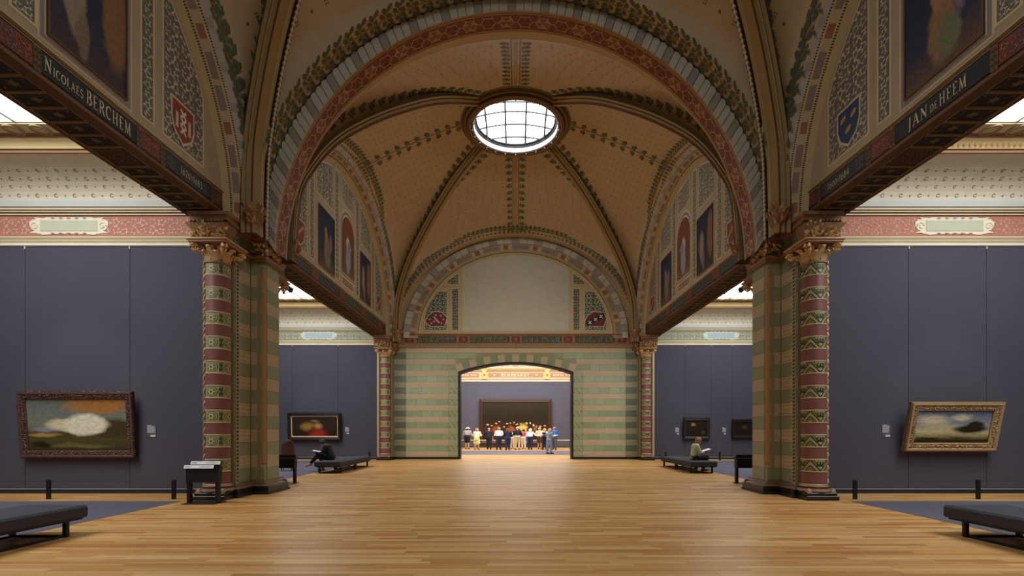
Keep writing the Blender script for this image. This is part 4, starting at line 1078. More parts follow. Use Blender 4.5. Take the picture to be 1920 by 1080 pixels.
# ------------------------------------------------------------------ cabinets: cross walls hung with navy cloth, cornice, cove, skylight
def cabinet(sx, yb, y0, seams, n, red):
    """yb: face of its end wall; y0: near limit"""
    side = 'left' if sx < 0 else 'right'; far = 'far' if yb > 20 else 'near'
    XO = 15.1; XI = 7.38
    w = holder(f'wall_{far}_{side}', f'dark navy cloth-hung end wall of the {far} {side} cabinet', (sx*11, yb, 0))
    b = MB('#3a3842'); b.box(*sorted((sx*XI, sx*XO)), yb+.02, yb+.6, 0, 8.6); b.build('wall_core', paint, w)
    xs = [XI]+seams+[XO]
    for i in range(len(xs)-1):
        m = MB(); m.box(*sorted((sx*(xs[i]+.006), sx*(xs[i+1]-.006))), yb-.008, yb+.02, .14, 6.22); m.build('cloth_panel', fabric_navy, w)
    hk = MB('#d8d4cc')
    for s_ in seams:
        hk.box(sx*s_-.012, sx*s_+.012, yb-.03, yb-.005, 6.16, 6.27)
    hk.build('hanging_hook', paint, w)
    bb = MB('#26252b'); bb.box(*sorted((sx*XI, sx*XO)), yb-.02, yb+.02, 0, .1, '#201f24'); bb.box(*sorted((sx*XI, sx*XO)), yb-.025, yb+.02, .1, .13, '#8b8b95')
    bb.build('skirting', paint, w)
    # cornice mouldings, frieze, cove swept along the end wall and the outer wall
    def prof(pf, cols, nm, mt=paint, steps=None):
        m = MB()
        path = [(sx*XI, yb), (sx*(XO), yb)]
        m.grid(lambda i, j: (path[i][0], yb-pf[j][0], pf[j][1]), 2, len(pf), lambda i, j: cols[j % len(cols)])
        m.grid(lambda i, j: (sx*(XO-pf[j][0]), (yb, y0)[i], pf[j][1]), 2, len(pf), lambda i, j: cols[j % len(cols)])
        return m.build(nm, mt, w)
    prof([(0, 6.22), (.05, 6.24), (.05, 6.29), (.03, 6.3), (.06, 6.34), (.06, 6.38), (.09, 6.42), (.09, 6.45), (.03, 6.48)], ['#efe8d8', '#efe8d8', '#d9c9a5', '#e0d2b0', '#c9b48c', '#e0d2b0', '#d9c9a5', '#c8a97a'], 'picture_rail')
    prof([(.02, 6.48), (.02, 6.98)], ['#b97a6c' if red else '#8f947c'], 'frieze')
    prof([(.02, 6.98), (.06, 7.0), (.06, 7.03), (.1, 7.05), (.1, 7.09), (.14, 7.1), (.14, 7.14), (.18, 7.16)], ['#8a6243', '#e2d6b8', '#6f4d35', '#e0d0aa', '#7d5a3e', '#e2d6b8', '#cfc0a0'], 'upper_moulding')
    cv = [(.18, 7.16), (.2, 7.28)]+[(.2+.85*(1-math.cos(t*PI/2/10)), 7.28+.68*math.sin(t*PI/2/10)) for t in range(1, 11)]
    prof(cv, ['#cdd2cf', '#d8d6c8']+['#dbd2b8']*9, 'cove')
    prof([(1.05, 7.96), (1.08, 7.98), (1.08, 8.03), (1.12, 8.05), (1.14, 8.2), (1.2, 8.24), (1.2, 8.28), (1.3, 8.3)], ['#8a5c40', '#a87e58', '#7d5a40', '#e0c98e', '#efe0b0', '#c9a877', '#8d6f55'], 'cove_moulding')
    # painted motifs on cove and frieze
    om = MB()
    xx0 = XI+.1
    for k in range(int((XO-XI)/.23)):
        x = xx0+k*.23
        for row, (t, sc) in enumerate(((1.2, .05), (3.0, .04), (4.6, .05), (6.2, .045))):
            i = int(t); f = t-i; p_ = [cv[1+i][q]*(1-f)+cv[2+i][q]*f for q in (0, 1)]; d_ = Vector((0, -(cv[2+i][0]-cv[1+i][0]), cv[2+i][1]-cv[1+i][1])).normalized(); nn = Vector((0, -d_.z, d_.y)); nn = nn if nn.z < 0 else -nn
            P = Vector((sx*x+(.115 if row % 2 else 0), yb-p_[0], p_[1]))
            if (k+row) % 2: sh = [arcs(0, 0, sc*.8, sc*.8, 30, 330, .022, .012, 7)[q] for q in range(7)]
            else: sh = [leafp(0, -sc*.6, PI/2+dd, sc*1.2, sc*.35) for dd in (0, .7)]
            stamp(om, P, d_, nn, sh, '#93846a' if row < 3 else '#84624c', .008)
    R_ = random.Random(n*5+int(yb))
    W_ = XO-XI; cx_ = (XI+XO)/2
    if red:
        for pl, c_ in foliage(W_-.1, .46, .23, ['#d8ab94', '#d2a48c', '#dfb8a0'] if side == 'left' else ['#cfa080', '#c9977c'], None, n): om.poly([(sx*(cx_+a), yb-.026, 6.73+b) for a, b in pl], c_)
    else:
        for pl, c_ in foliage(W_-.2, .42, .17, ['#d8d3b8', '#cfcaae'], None, n): om.poly([(sx*(cx_+a), yb-.026, 6.73+b) for a, b in pl], c_)
    for k in range(60): om.poly([(sx*(XI+(k+.5)*W_/60+a), yb-1.172, 8.12+b) for a, b in oval(0, 0, .035, .05, 6)], '#c9976a') if side == 'right' and red else None
    stuff(om.build('painted_motifs', paint, w))
    # cartouche
    ca = MB('#e8dfc4'); cxx = {(-1, True): 11.25, (1, True): 11.05, (-1, False): 10.75, (1, False): 11.2}[(sx, red)]; hw = .95
    pts = []
    N_ = 72
    for k in range(N_):
        t = 2*PI*k/N_; c_, s_ = math.cos(t), math.sin(t)
        r_ = 1+.05*math.sin(9*t)+.04*math.cos(14*t)
        pts.append((hw*math.copysign(abs(c_)**.35, c_)*r_, .215*math.copysign(abs(s_)**.35, s_)*r_))
    for off, kk in ((.035, 1.0),): ca.poly([(sx*cxx+a*kk, yb-off, 6.735+b*kk) for a, b in pts], '#ece3cb' if red else '#cfd4c4')
    for i in range(N_): ca.poly([(sx*cxx+pts[i-1][0], yb-.035, 6.735+pts[i-1][1]), (sx*cxx+pts[i][0], yb-.035, 6.735+pts[i][1]), (sx*cxx+pts[i][0], yb-.02, 6.735+pts[i][1]), (sx*cxx+pts[i-1][0], yb-.02, 6.735+pts[i-1][1])], '#b7a98c')
    ca.bbox(sx*cxx-.72, sx*cxx+.72, yb-.045, yb-.03, 6.6, 6.87, .004, '#c6c9b0' if red else '#a9bcc4')
    for s_ in (-1, 1):
        ca.tube([(sx*cxx+s_*(.85+a), yb-.04, 6.735+b) for a, b in spiral(.1, 1.3)], .02, 5, '#f2ead4')
        for k in range(5): ca.lathe([(.0, 0), (.0, 0)], 3, (0, 0)) if False else ca.poly([(sx*cxx+(k-2)*.2+a, yb-.042, 6.735+s_*.19+b) for a, b in oval(0, 0, .05, .02, 8)], '#b98a78' if red else '#9aa08a')
    ca.build('cartouche', paint, w)
    # outer side wall
    o_ = MB(); o_.box(*sorted((sx*XO, sx*(XO+.25))), y0, yb+.6, 0, 8.6, '#3a3842'); ow = struct(o_.build(f'wall_{far}_{side}_outer', fabric_navy), f'navy outer wall of the {far} {side} cabinet')
    # ceiling with glazed lay-light
    c = holder('ceiling', f'flat ceiling of the {far} {side} cabinet with gridded white skylight', (sx*11, (y0+yb)/2, 8.3))
    GX0, GX1, GY0, GY1 = 8.5, 13.4, max(y0+1.5, yb-11.2), yb-1.62
    pl_ = MB('#d6c3a0')
    for (a0, a1, b0, b1) in ((7.7, GX0, y0, yb-1.2), (GX1, XO, y0, yb-1.2), (GX0, GX1, y0, GY0), (GX0, GX1, GY1, yb-1.2)): pl_.box(*sorted((sx*a0, sx*a1)), b0, b1, 8.3, 8.42)
    pl_.box(*sorted((sx*7.7, sx*XO)), yb-1.25, yb+.1, 8.4, 8.5); pl_.build('ceiling_border', paint, c)
    ud = MB('#b59d74'); ud.box(*sorted((sx*7.05, sx*7.72)), y0, yb+.1, 7.1, 8.55); ud.build('beam_backing', paint, c)
    dl = MB()
    for k in range(9):
        x = GX0+.3+k*.6
        dl.lathe([(.2, 8.298), (.2, 8.27), (.15, 8.265), (.14, 8.295)], 20, (sx*x, yb-1.42), '#a18a66'); dl.lathe([(.0, 8.297), (.15, 8.292)], 20, (sx*x, yb-1.42), '#cdbb95')
    dl.build('vent_ring', paint, c)
    nx, ny = 4, 9
    pm_ = MB(); pw, ph = (GX1-GX0)/nx, (GY1-GY0)/ny; pm_.poly([(-pw/2+.02, -ph/2+.02, 0), (pw/2-.02, -ph/2+.02, 0), (pw/2-.02, ph/2-.02, 0), (-pw/2+.02, ph/2-.02, 0)]); pmd = pm_.data('pane', pane_cab)
    sk = thing('skylight', f'gridded white skylight panels over the {far} {side} cabinet', 'skylight', (sx*(GX0+GX1)/2, (GY0+GY1)/2, 8.36))
    for i in range(nx):
        for j in range(ny): link('pane', pmd, sk, (sx*(GX0+(i+.5)*pw), GY0+(j+.5)*ph, 8.36))
    br = MB('#a9a49a')
    for i in range(nx+1): br.box(sx*(GX0+i*pw)-.025, sx*(GX0+i*pw)+.025, GY0, GY1, 8.325, 8.38)
    for j in range(ny+1): br.box(*sorted((sx*GX0, sx*GX1)), GY0+j*ph-.02, GY0+j*ph+.02, 8.33, 8.38)
    br.build('glazing_bar', paint, sk)
xpx = lambda x, y: (x-967)*y/910
cabinet(-1, W1, -1.2, [9.73, 12.37], 1, True)
cabinet(1, W1, -1.2, [9.91, 11.87], 2, True)
cabinet(-1, W2, 12.9, [9.7, 12.2], 3, False)
cabinet(1, W2, 12.9, [9.26, 10.66, 11.8], 4, False)
# carpets let into the cabinet floors
for sx, s in ((-1, 'left'), (1, 'right')):
    for y0, y1, f in ((1.5, 10.86, 'near'), (14.6, 25.0, 'far')):
        m = MB(); m.bbox(*sorted((sx*7.48, sx*14.2)), y0, y1, .0, .004, .001); tag(m.build('carpet', carpet_m), f'blue-grey carpet on the floor of the {f} {s} cabinet', 'carpet', 'cabinet carpets')

# ------------------------------------------------------------------ end wall with tile courses, arched doorway, lunette
ew = holder('wall_end', 'end wall of green and cream tile courses pierced by a wide arched doorway', (0, W2, 0))
DW, DS, DA = 3.13, 4.77, 5.3
DR = (DW**2+(DA-DS)**2)/(2*(DA-DS)); DC = DA-DR
um = math.asin(DW/DR)
core = MB('#8e8d6c')
EX = 6.72
for y_ in (W2+.016, W2+.6):
    for sg in (-1, 1): core.poly([(sg*EX, y_, 0), (sg*DW, y_, 0), (sg*DW, y_, DS), (sg*EX, y_, DS)])
    ap = [(DR*math.sin(-um+2*um*k/32), DC+DR*math.cos(-um+2*um*k/32)) for k in range(33)]
    for k in range(32): core.poly([(ap[k][0], y_, ap[k][1]), (ap[k+1][0], y_, ap[k+1][1]), (ap[k+1][0], y_, 6.4), (ap[k][0], y_, 6.4)])
    for sg in (-1, 1): core.poly([(sg*EX, y_, DS), (sg*DW, y_, DS), (sg*DW, y_, 6.4), (sg*EX, y_, 6.4)])
core.build('wall_core', glaze, ew)
up = MB('#a8977a'); up.box(-EX, EX, W2+.03, W2+.6, 6.4, 12.4); up.build('upper_wall', paint, ew)
# dark lining of the doorway
ln = MB('#1f1a17'); outl = [(-DW, 0), (-DW, DS)]+ap[1:-1]+[(DW, DS), (DW, 0)]
for k in range(len(outl)-1):
    (a0, b0), (a1, b1) = outl[k], outl[k+1]
    ln.poly([(a0, W2-.05, b0), (a1, W2-.05, b1), (a1, W2+.62, b1), (a0, W2+.62, b0)])
    s0, s1 = (1-.1/abs(DW)), (1-.1/abs(DW))
    q0, q1 = (a0*.967, b0-.08 if b0 > DS-.01 else b0), (a1*.967, b1-.08 if b1 > DS-.01 else b1)
    ln.poly([(a0, W2-.05, b0), (a1, W2-.05, b1), (q1[0], W2-.05, q1[1]), (q0[0], W2-.05, q0[1])]); ln.poly([(q0[0], W2-.05, q0[1]), (q1[0], W2-.05, q1[1]), (q1[0], W2+.62, q1[1]), (q0[0], W2+.62, q0[1])])
lin_o = ln.build('door_lining', metal_black, ew)
# tile courses
GT = ['#909f78', '#8a9972', '#97a57e', '#8e9f7c']
z = 0.12; k = 0
R = random.Random(5)
EV = .42                                    # voussoir depth
bb = MB(); bb.box(-EX, -DW, W2-.03, W2+.02, 0, .12); bb.box(DW, EX, W2-.03, W2+.02, 0, .12); bb.build('skirting', stone_dark, ew)
CE = .3155
quo = {}
while z < 6.05:
    h = min(CE, 6.08-z); zc = z+h/2; cream = k % 2 == 0
    # inner limit: jamb quoin below the springing, back of the voussoirs above
    zt = z+h
    if z < DS-.12: lim = DW+.52
    else:
        rr_ = DR+EV; lim = math.sqrt(max(0, rr_*rr_-(z-DC)**2)) if z < DC+rr_ else 0
        lim = min(lim+.03, 5.9)
    for sg in (-1, 1):
        # pilaster end
        tile(ew, 'y', .62, h, '#5c6355' if not cream else '#8f8a68', (sg*6.32, W2, zc), None, 'tile')
        x0, x1 = lim, 6.0
        if z >= DS-.12 and lim < .1: x0 = 0
        if cream:
            if x1-x0 > .1: tile(ew, 'y', x1-x0, h, '#c3ab85', (sg*(x0+x1)/2, W2, zc), cream_grid)
        else:
            xx = x1; off = (k//2) % 2
            first = True
            while xx > x0+.03:
                wv = .57 if not (first and off) else .3
                first = False
                xa = max(x0, xx-wv)
                tile(ew, 'y', xx-xa, h, R.choice(GT), (sg*(xx+xa)/2, W2, zc)); xx = xa
        if z < DS-.12:
            tile(ew, 'y', .5, h, '#8f9a74' if k % 2 else '#9aa27e', (sg*(DW+.26), W2, zc))
            if k % 2:
                m = quo.get('m')
                if m is None:
                    mm = MB()
                    for i in range(-3, 4):
                        for j in range(-1, 2):
                            if (i+j) % 2 == 0: mm.poly([(i*.07+a, -.004, j*.1+b) for a, b in ((-.035, 0), (0, -.05), (.035, 0), (0, .05))], '#b9a583' if (i+j) % 4 else '#6f7d58')
                    quo['m'] = m = mm.data('quoin_diamond', glaze)
                link('quoin_diamond', m, ew, (sg*(DW+.26), W2, zc))
    z += h; k += 1
NVD = 17
for q in range(NVD):
    u0, u1 = -um*1.02+2.04*um*q/NVD, -um*1.02+2.04*um*(q+1)/NVD; g = .0005
    pts = [((DR+r_)*math.sin(u), DC+(DR+r_)*math.cos(u)) for u, r_ in ((u0+g, .01), (u1-g, .01), (u1-g, EV), (u0+g, EV))]
    m = MB('#b8a27d' if q % 2 == 0 else '#7f8d68')
    m.poly([(a, W2-.02, b) for a, b in pts])
    for i in range(4): m.poly([(pts[i-1][0], W2-.02, pts[i-1][1]), (pts[i][0], W2-.02, pts[i][1]), (pts[i][0], W2+.02, pts[i][1]), (pts[i-1][0], W2+.02, pts[i-1][1])])
    m.build('voussoir', glaze, ew)
# string courses and painted frieze over the tiles
m = MB(); pf = [(.0, 6.08), (.05, 6.1), (.05, 6.16), (.08, 6.2), (.08, 6.26), (.02, 6.3)]
m.grid(lambda i, j: ((-6.7, 6.7)[i], W2-pf[j][0], pf[j][1]), 2, len(pf), lambda i, j: ['#7d6a48', '#8f7a55', '#9a8560', '#857050', '#8f7a55'][j])
m.box(-6.7, 6.7, W2-.02, W2+.02, 6.3, 6.76, '#93684a')
pf = [(.02, 6.76), (.07, 6.78), (.07, 6.83), (.0, 6.87)]
m.grid(lambda i, j: ((-6.7, 6.7)[i], W2-pf[j][0], pf[j][1]), 2, len(pf), lambda i, j: ['#8a6040', '#7d5536', '#b59a6c'][j]); m.build('string_course', paint, ew)
fz = MB(); x = -6.0
seq = []
cxs = [-5.62, -3.1, 0, 3.1, 5.62]
for cx_ in (-5.8, -2.85, -.0, 2.85, 5.8):
    fz.box(cx_-.24, cx_+.24, W2-.035, W2-.01, 6.36, 6.7, '#6b2f2b')
    for q in range(8): fz.poly([(cx_+a, W2-.04, 6.53+b) for a, b in leafp(0, 0, q*PI/4, .13, .06)], '#8f5548')
for i, cx_ in enumerate((-4.32, -1.42, 1.42, 4.32)):
    fz.box(cx_-1.08, cx_+1.08, W2-.035, W2-.01, 6.36, 6.7, '#2f3a30')
    for pl, c_ in foliage(2.08, .3, .15, ['#8f9a78', '#7c8a68', '#a5a985', '#8a5a50'], None, 30+i): fz.poly([(cx_+a, W2-.04, 6.53+b) for a, b in pl], c_)
stuff(fz.build('painted_frieze', paint, ew))
# lunette
HA = 12.1; HWL = 6.15
def EL(u, e, off=0):
    a, z_ = ell(HWL, HA, u, e); return (a, W2-off, z_)
md = MB()
eb = [(0, .06), (.34, .06), (.36, .04), (.7, .04), (.72, .06), (.8, .06), (.84, .03), (.92, .0)]
cb = ['#8f8675', '#6b5a3e', '#b7a177', '#6b5a3e', '#c2ad80', '#6b5638', '#c0aa7c']
md.grid(lambda i, j: EL(PI*i/96, eb[j][0], eb[j][1]), 97, len(eb), lambda i, j: cb[j])
for q in range(33):
    g = lambda t, e: EL(PI*(q+t)/33, e, .046)
    lo, hi = ((.1, 1.0), (.0, .86), (.24, .76))[q % 3]; col = '#8d7c6a' if q % 3 < 2 else '#93604a'
    for k in range(4):
        t0, t1 = lo+(hi-lo)*k/4, lo+(hi-lo)*(k+1)/4
        md.poly([g(t0, .4), g(t1, .4), g(t1, .66), g(t0, .66)], col)
    md.poly([EL(PI*(q+.5)/33, .47, .05), EL(PI*(q+.56)/33, .53, .05), EL(PI*(q+.5)/33, .59, .05), EL(PI*(q+.44)/33, .53, .05)], '#7d5a48' if q % 3 == 2 else '#7f7062')
    for k in range(9): 
        t0, t1 = (k+.2)/9, (k+.65)/9; md.poly([EL(PI*(q+t0)/33, .74, .064), EL(PI*(q+t1)/33, .74, .064), EL(PI*(q+t1)/33, .78, .064), EL(PI*(q+t0)/33, .78, .064)], '#4c3c2a')
md.build('lunette_moulding', paint, ew)
NE = 45
for q in range(NE):
    u0, u1 = PI*(q+.04)/NE, PI*(q+.96)/NE
    pts = [EL(u0, .35, .085), EL(u1, .35, .085), EL(u1, .03, .085), EL(u0, .03, .085)]
    m = MB('#98948c' if q % 3 == 1 else '#b9b6a4'); m.poly(pts)
    for i in range(4): m.poly([pts[i-1], pts[i], (pts[i][0], W2-.06, pts[i][2]), (pts[i-1][0], W2-.06, pts[i-1][2])])
    m.build('lunette_voussoir', paint, ew)
fd = MB('#b4a07a'); fd.poly([EL(PI*i/64, .92, -.005) for i in range(65)]+[(-5.23, W2+.005, 6.87), (5.23, W2+.005, 6.87)]); fd.build('lunette_field', paint, ew)
cp = MB(); pts = []
insE = inpoly([(5.18*math.cos(PI*i/64), HS+(HA-HS-.96)*math.sin(PI*i/64)) for i in range(65)])
tp = []
for k in range(25):
    x = 2.9-5.8*k/24; zz = 11.6
    while not insE(x, zz): zz -= .02
    tp.append((x, zz))
cp.poly([(a, W2-.006, b) for a, b in [(-2.9, 6.98), (2.9, 6.98)]+tp], '#b5b19a')
cp.build('centre_panel', paint, ew)
fs = MB()
for sg in (-1, 1):
    def epanel(x0, x1, z0, z1, sc, bg, seed):
        while not insE(x1, z0+.16): x1 -= .03
        x0, x1 = sorted((sg*x0, sg*x1)); tops = []
        for k in range(13):
            x = x0+(x1-x0)*k/12; zz = z1
            while zz > z0 and not insE(x, zz): zz -= .02
            tops.append((x, max(zz, z0+.02)))
        poly = [(x0, z0), (x1, z0)]+tops[::-1]
        fs.poly([(a, W2-.008, b) for a, b in poly], '#c4b086'); e = .05
        inner = [(min(max(a, x0+e), x1-e), b+e if b < z0+.01 else b-e*1.3) for a, b in poly]
        fs.poly([(a, W2-.012, b) for a, b in inner], bg); ip = inpoly(inner); cx_, cz_ = (x0+x1)/2, (z0+z1)/2
        for pl, c_ in foliage(x1-x0-2*e, z1-z0-2*e, sc, ['#cdc9ae', '#bfbfa4', '#a9b09a'], lambda a, b: ip(a+cx_, b+cz_), seed): fs.poly([(a+cx_, W2-.016, b+cz_) for a, b in pl], c_)
    epanel(3.1, 3.52, 7.0, 9.35, .15, '#35352f', 50+sg); epanel(3.72, 5.0, 7.0, 9.2, .24, '#4a5648', 52+sg)
    epanel(3.1, 4.1, 9.5, 10.6, .16, '#4b4a40', 54+sg)
    # shield with three crosses (right), lattice of studs (left)
    c0 = (sg*4.35, 7.62); sh = [(-.58, -.1), (-.3, -.36), (.45, -.36), (.6, .1), (.3, .38), (-.1, .42), (-.42, .2)]
    fs.poly([(c0[0]+a*1.08, W2-.022, c0[1]+b*1.1) for a, b in sh], '#c9c0a2'); fs.poly([(c0[0]+a, W2-.026, c0[1]+b) for a, b in sh], '#6d2b2c')
    if sg > 0:
        fs.poly([(c0[0]+a, W2-.03, c0[1]+b) for a, b in stroke(-.5, -.27, .48, .27, .24)], '#241c1e')
        for t in (-.3, 0, .3):
            for s_ in (-1, 1): fs.poly([(c0[0]+t+a, W2-.034, c0[1]+t*.55+b) for a, b in stroke(-.08, -.08*s_, .08, .08*s_, .045)], '#ddd5c0')
    else:
        fs.poly([(c0[0]+a, W2-.03, c0[1]+b) for a, b in stroke(-.12, .16, .18, -.2, .1)], '#b5a184')
        for a0, b0 in ((-.35, .0), (-.25, -.2), (.0, .25), (.25, .2), (.4, 0), (.3, -.2), (-.1, -.1)): fs.poly([(c0[0]+a0+a, W2-.03, c0[1]+b0+b) for a, b in oval(0, 0, .055, .055, 8)], '#c49a90')
stuff(fs.build('lunette_scrollwork', paint, ew))

# ------------------------------------------------------------------ far hall seen through the doorway
hw = holder('wall_hall', 'bright blue-grey far wall with cream and gold cornice beyond the doorway', (0, 44, 0))
HY = 44.0
m = MB(); m.box(-13, 13, HY, HY+.3, .12, 5.95); m.build('cloth_panel', mat('hall_cloth', '#525262', .9, scale=1, amt=.05), hw)
m = MB(); m.box(-13, 13, HY-.02, HY+.05, 0, .12, '#3c3a44'); m.build('skirting', paint, hw)
pf = [(.0, 5.95), (.06, 5.98), (.06, 6.1), (.03, 6.12), (.1, 6.16), (.1, 6.26), (.04, 6.28), (.04, 6.86), (.12, 6.9), (.12, 6.98), (.2, 7.02), (.22, 7.16), (.05, 7.2), (.05, 7.9), (.1, 8.0), (.1, 8.6)]
m = MB(); m.grid(lambda i, j: ((-13, 13)[i], HY-pf[j][0], pf[j][1]), 2, len(pf), lambda i, j: ['#e6dac4', '#e6dac4', '#b59a74', '#a5845a', '#cfbb92', '#a5845a', '#d2bf98', '#a5845a', '#c8b184', '#94713f', '#c0a670', '#8a693f', '#d2c9b2', '#d2c9b2', '#d2c9b2'][j]); m.build('cornice', paint, hw)
ot = MB()
for x0, x1 in ((-6.4, -3.32), (-2.5, 2.5), (3.15, 6.4)): ot.box(x0, x1, HY-.065, HY-.03, 6.36, 6.76, '#a87e66')
def htext(s_, x0, x1, z0, zk):
    pl, w_ = text2d([(s_, 1)]); k = (x1-x0)/w_
    for p in pl: ot.poly([(x0+a*k, HY-.072, z0+b*zk) for a, b in p], '#f5e6c4')
htext('REMBRANDT', -1.35, 1.25, 6.43, .27); htext('EUTERBERG', -6.0, -3.5, 6.47, .18); htext('BOON VAN HAR', 3.35, 6.1, 6.47, .18); htext('W', -2.05, -1.75, 6.48, .15); htext('W', 1.75, 2.05, 6.48, .15)
for sg in (-1, 1):
    ot.box(sg*2.84-.2, sg*2.84+.2, HY-.18, HY-.02, 6.2, 7.0, '#d8b873'); ot.box(sg*2.84-.24, sg*2.84+.24, HY-.2, HY-.02, 6.95, 7.15, '#e6cb8e'); ot.box(sg*2.84-.16, sg*2.84+.16, HY-.12, HY-.02, 7.2, 7.8, '#d8b873')
    for q in range(6): ot.poly([(sg*2.84+a, HY-.19, 6.55+b) for a, b in leafp(0, 0, q*PI/3, .18, .09)], '#b8904c')
for cx_ in (-2.1, -1.4, -.7, 0, .7, 1.4, 2.1):
    ot.box(cx_-.3, cx_+.3, HY-.07, HY-.04, 7.32, 7.86, '#c4a998' if cx_ == 0 else '#c9c3b0')
    for pl, c_ in foliage(.54, .5, .18, ['#9fa6a0', '#8f9aa0', '#e8dfc8'], None, 70+int(cx_*10)): ot.poly([(cx_+a, HY-.075, 7.59+b) for a, b in pl], c_)
ot.build('frieze_panels', paint, hw, label='terracotta name panels with cream capitals')
for sg, nm in ((-1, 'left'), (1, 'right')):
    m = MB('#6a6a7c'); m.box(*sorted((sg*13, sg*13.3)), W2+.6, HY+.3, 0, 8.6); struct(m.build('wall_hall_'+nm, fabric_navy), f'{nm} side wall of the far hall')
    m = MB('#6a6a7c'); m.box(*sorted((sg*6.7, sg*15.4)), W2+.55, W2+.65, 0, 8.6); struct(m.build('wall_hall_return_'+nm, fabric_navy), f'{nm} return wall inside the far hall')
hc = holder('ceiling', 'ceiling of the far hall with a large bright skylight', (0, 36, 8.6))
m = MB('#e0d6bf'); 
for a in ((-13.2, 13.2, W2+.55, 29), (-13.2, 13.2, 42.5, HY+.3), (-13.2, -7, 29, 42.5), (7, 13.2, 29, 42.5)): m.box(a[0], a[1], a[2], a[3], 8.6, 8.75)
m.build('ceiling_border', paint, hc)
m = MB(); m.poly([(-7, 29, 8.65), (7, 29, 8.65), (7, 42.5, 8.65), (-7, 42.5, 8.65)]); m.build('pane', pane_hall, hc)
m = MB(); m.bbox(-9, 9, 31.2, 37.4, 0, .004, .001); tag(m.build('carpet', carpet_m), 'grey carpet on the far hall floor under the standing visitors', 'carpet')
# unseen wall added behind the camera to keep world light from leaking in
m = MB('#8f8a68'); m.box(-15.3, 15.3, -1.6, -1.25, 0, 14); struct(m.build('wall_added_back', glaze), 'added unseen wall closing off world light behind the viewer')

# ------------------------------------------------------------------ framed pictures (canvas content kept generic)
def picture(name, label, cx, yb, z0, w, h, fw, dp, tilt, fcols, cv, carve=0, liner=None, seed=1, yaw=0):
    loc = (cx, yb, z0); t = thing(name, label, 'painting', loc); t.rotation_euler = (tilt, 0, yaw)
    # frame bars: mitred profile from outer edge to sight edge
    pr = [(0, 0, 0), (0, .7, 0), (.12, .95, 1), (.3, 1, 1), (.45, .75, 0), (.6, .82, 1), (.8, .7, 0), (.92, .75, 1), (1, .5, 0)]
    def ring(k):
        e = pr[k][0]*fw; return [(-w/2+e, e), (w/2-e, e), (w/2-e, h-e), (-w/2+e, h-e)]
    for s_ in range(4):
        m = MB()
        for k in range(len(pr)-1):
            a, b = ring(k), ring(k+1); j = (s_+1) % 4
            q = [(a[s_], pr[k][1]), (a[j], pr[k][1]), (b[j], pr[k+1][1]), (b[s_], pr[k+1][1])]
            m.poly([(p[0], -d_*dp, p[1]) for p, d_ in q], fcols[pr[k][2] if k % 2 else (k//2) % 2])
        a = ring(0); j = (s_+1) % 4
        m.poly([(a[s_][0], 0, a[s_][1]), (a[j][0], 0, a[j][1]), (0, 0, h/2)], fcols[0])
        if carve:
            R_ = random.Random(seed*10+s_); L_ = w if s_ % 2 == 0 else h; n_ = int(L_/carve*1.6)
            for i in range(n_):
                u = -L_/2+fw*.5+(i+.5)*(L_-fw)/n_
                for v in (.26, .64):
                    vv = v*fw
                    pc = {0: (u, vv), 1: (w/2-vv, h/2+u), 2: (u, h-vv), 3: (-w/2+vv, h/2+u)}[s_]
                    an = R_.uniform(0, 6.28)
                    for sg in (0, PI*.7):
                        pl = leafp(pc[0], pc[1], an+sg, carve*.9, carve*.5, 1.2); c_ = (sum(p[0] for p in pl)/len(pl), sum(p[1] for p in pl)/len(pl))
                        for q_ in range(len(pl)): m.poly([(pl[q_-1][0], -dp*.78, pl[q_-1][1]), (pl[q_][0], -dp*.78, pl[q_][1]), (c_[0], -dp*.96, c_[1])], R_.choice(fcols))
        link('frame_bar', m.data('frame_bar', gold if carve else lacquer), t, loc)
    if liner:
        m = MB(liner); e = fw; i_ = fw+.05
        o_, n2 = [(-w/2+e, e), (w/2-e, e), (w/2-e, h-e), (-w/2+e, h-e)], [(-w/2+i_, i_), (w/2-i_, i_), (w/2-i_, h-i_), (-w/2+i_, h-i_)]
        for k in range(4): m.poly([(o_[k-1][0], -dp*.55, o_[k-1][1]), (o_[k][0], -dp*.55, o_[k][1]), (n2[k][0], -dp*.4, n2[k][1]), (n2[k-1][0], -dp*.4, n2[k-1][1])])
        link('gilt_liner', m.data('gilt_liner', gold), t, loc)
    e = fw*.98; m = MB(); m.poly([(-w/2+e, -dp*.38, e), (w/2-e, -dp*.38, e), (w/2-e, -dp*.38, h-e), (-w/2+e, -dp*.38, h-e)])
    o = link('canvas', m.data('canvas', cv), t, loc); uvquad(o)
    return t
lacquer = mat('dark_lacquer', None, .35, 0, scale=10, amt=.2)
cvA = canvas('pale_mass_on_dusk', [(0, '#3d3818'), (.2, '#514822'), (.34, '#4a4426'), (.5, '#7d7a68'), (.75, '#6f7770'), (1, '#6a6a5e')],
    [(.72, .88, .4, .2, '#a5703a', .4), (.88, .42, .24, .22, '#43391d', .4), (.2, .42, .2, .07, '#8d8f98', .6), (.15, .3, .2, .06, '#b08a52', .6), (.5, .5, .36, .17, '#d8cda8', .3), (.58, .5, .24, .24, '#e6dfc4', .3), (.5, .1, .4, .06, '#6a6436', .6), (.12, .12, .12, .08, '#241f0f', .5)], .8)
cvB = canvas('cloudy_lowland', [(0, '#2b2414'), (.12, '#4a3d20'), (.26, '#b5a678'), (.34, '#cfc49a'), (.6, '#8d93a0'), (1, '#6d7a92')],
    [(.22, .72, .28, .22, '#d9cfb0', .6), (.6, .8, .16, .14, '#dcd2b4', .6), (.35, .5, .34, .12, '#c9b990', .7), (.74, .42, .3, .16, '#2a2412', .5), (.8, .55, .13, .16, '#2e2814', .5), (.2, .14, .2, .06, '#2b2012', .6)], .6)
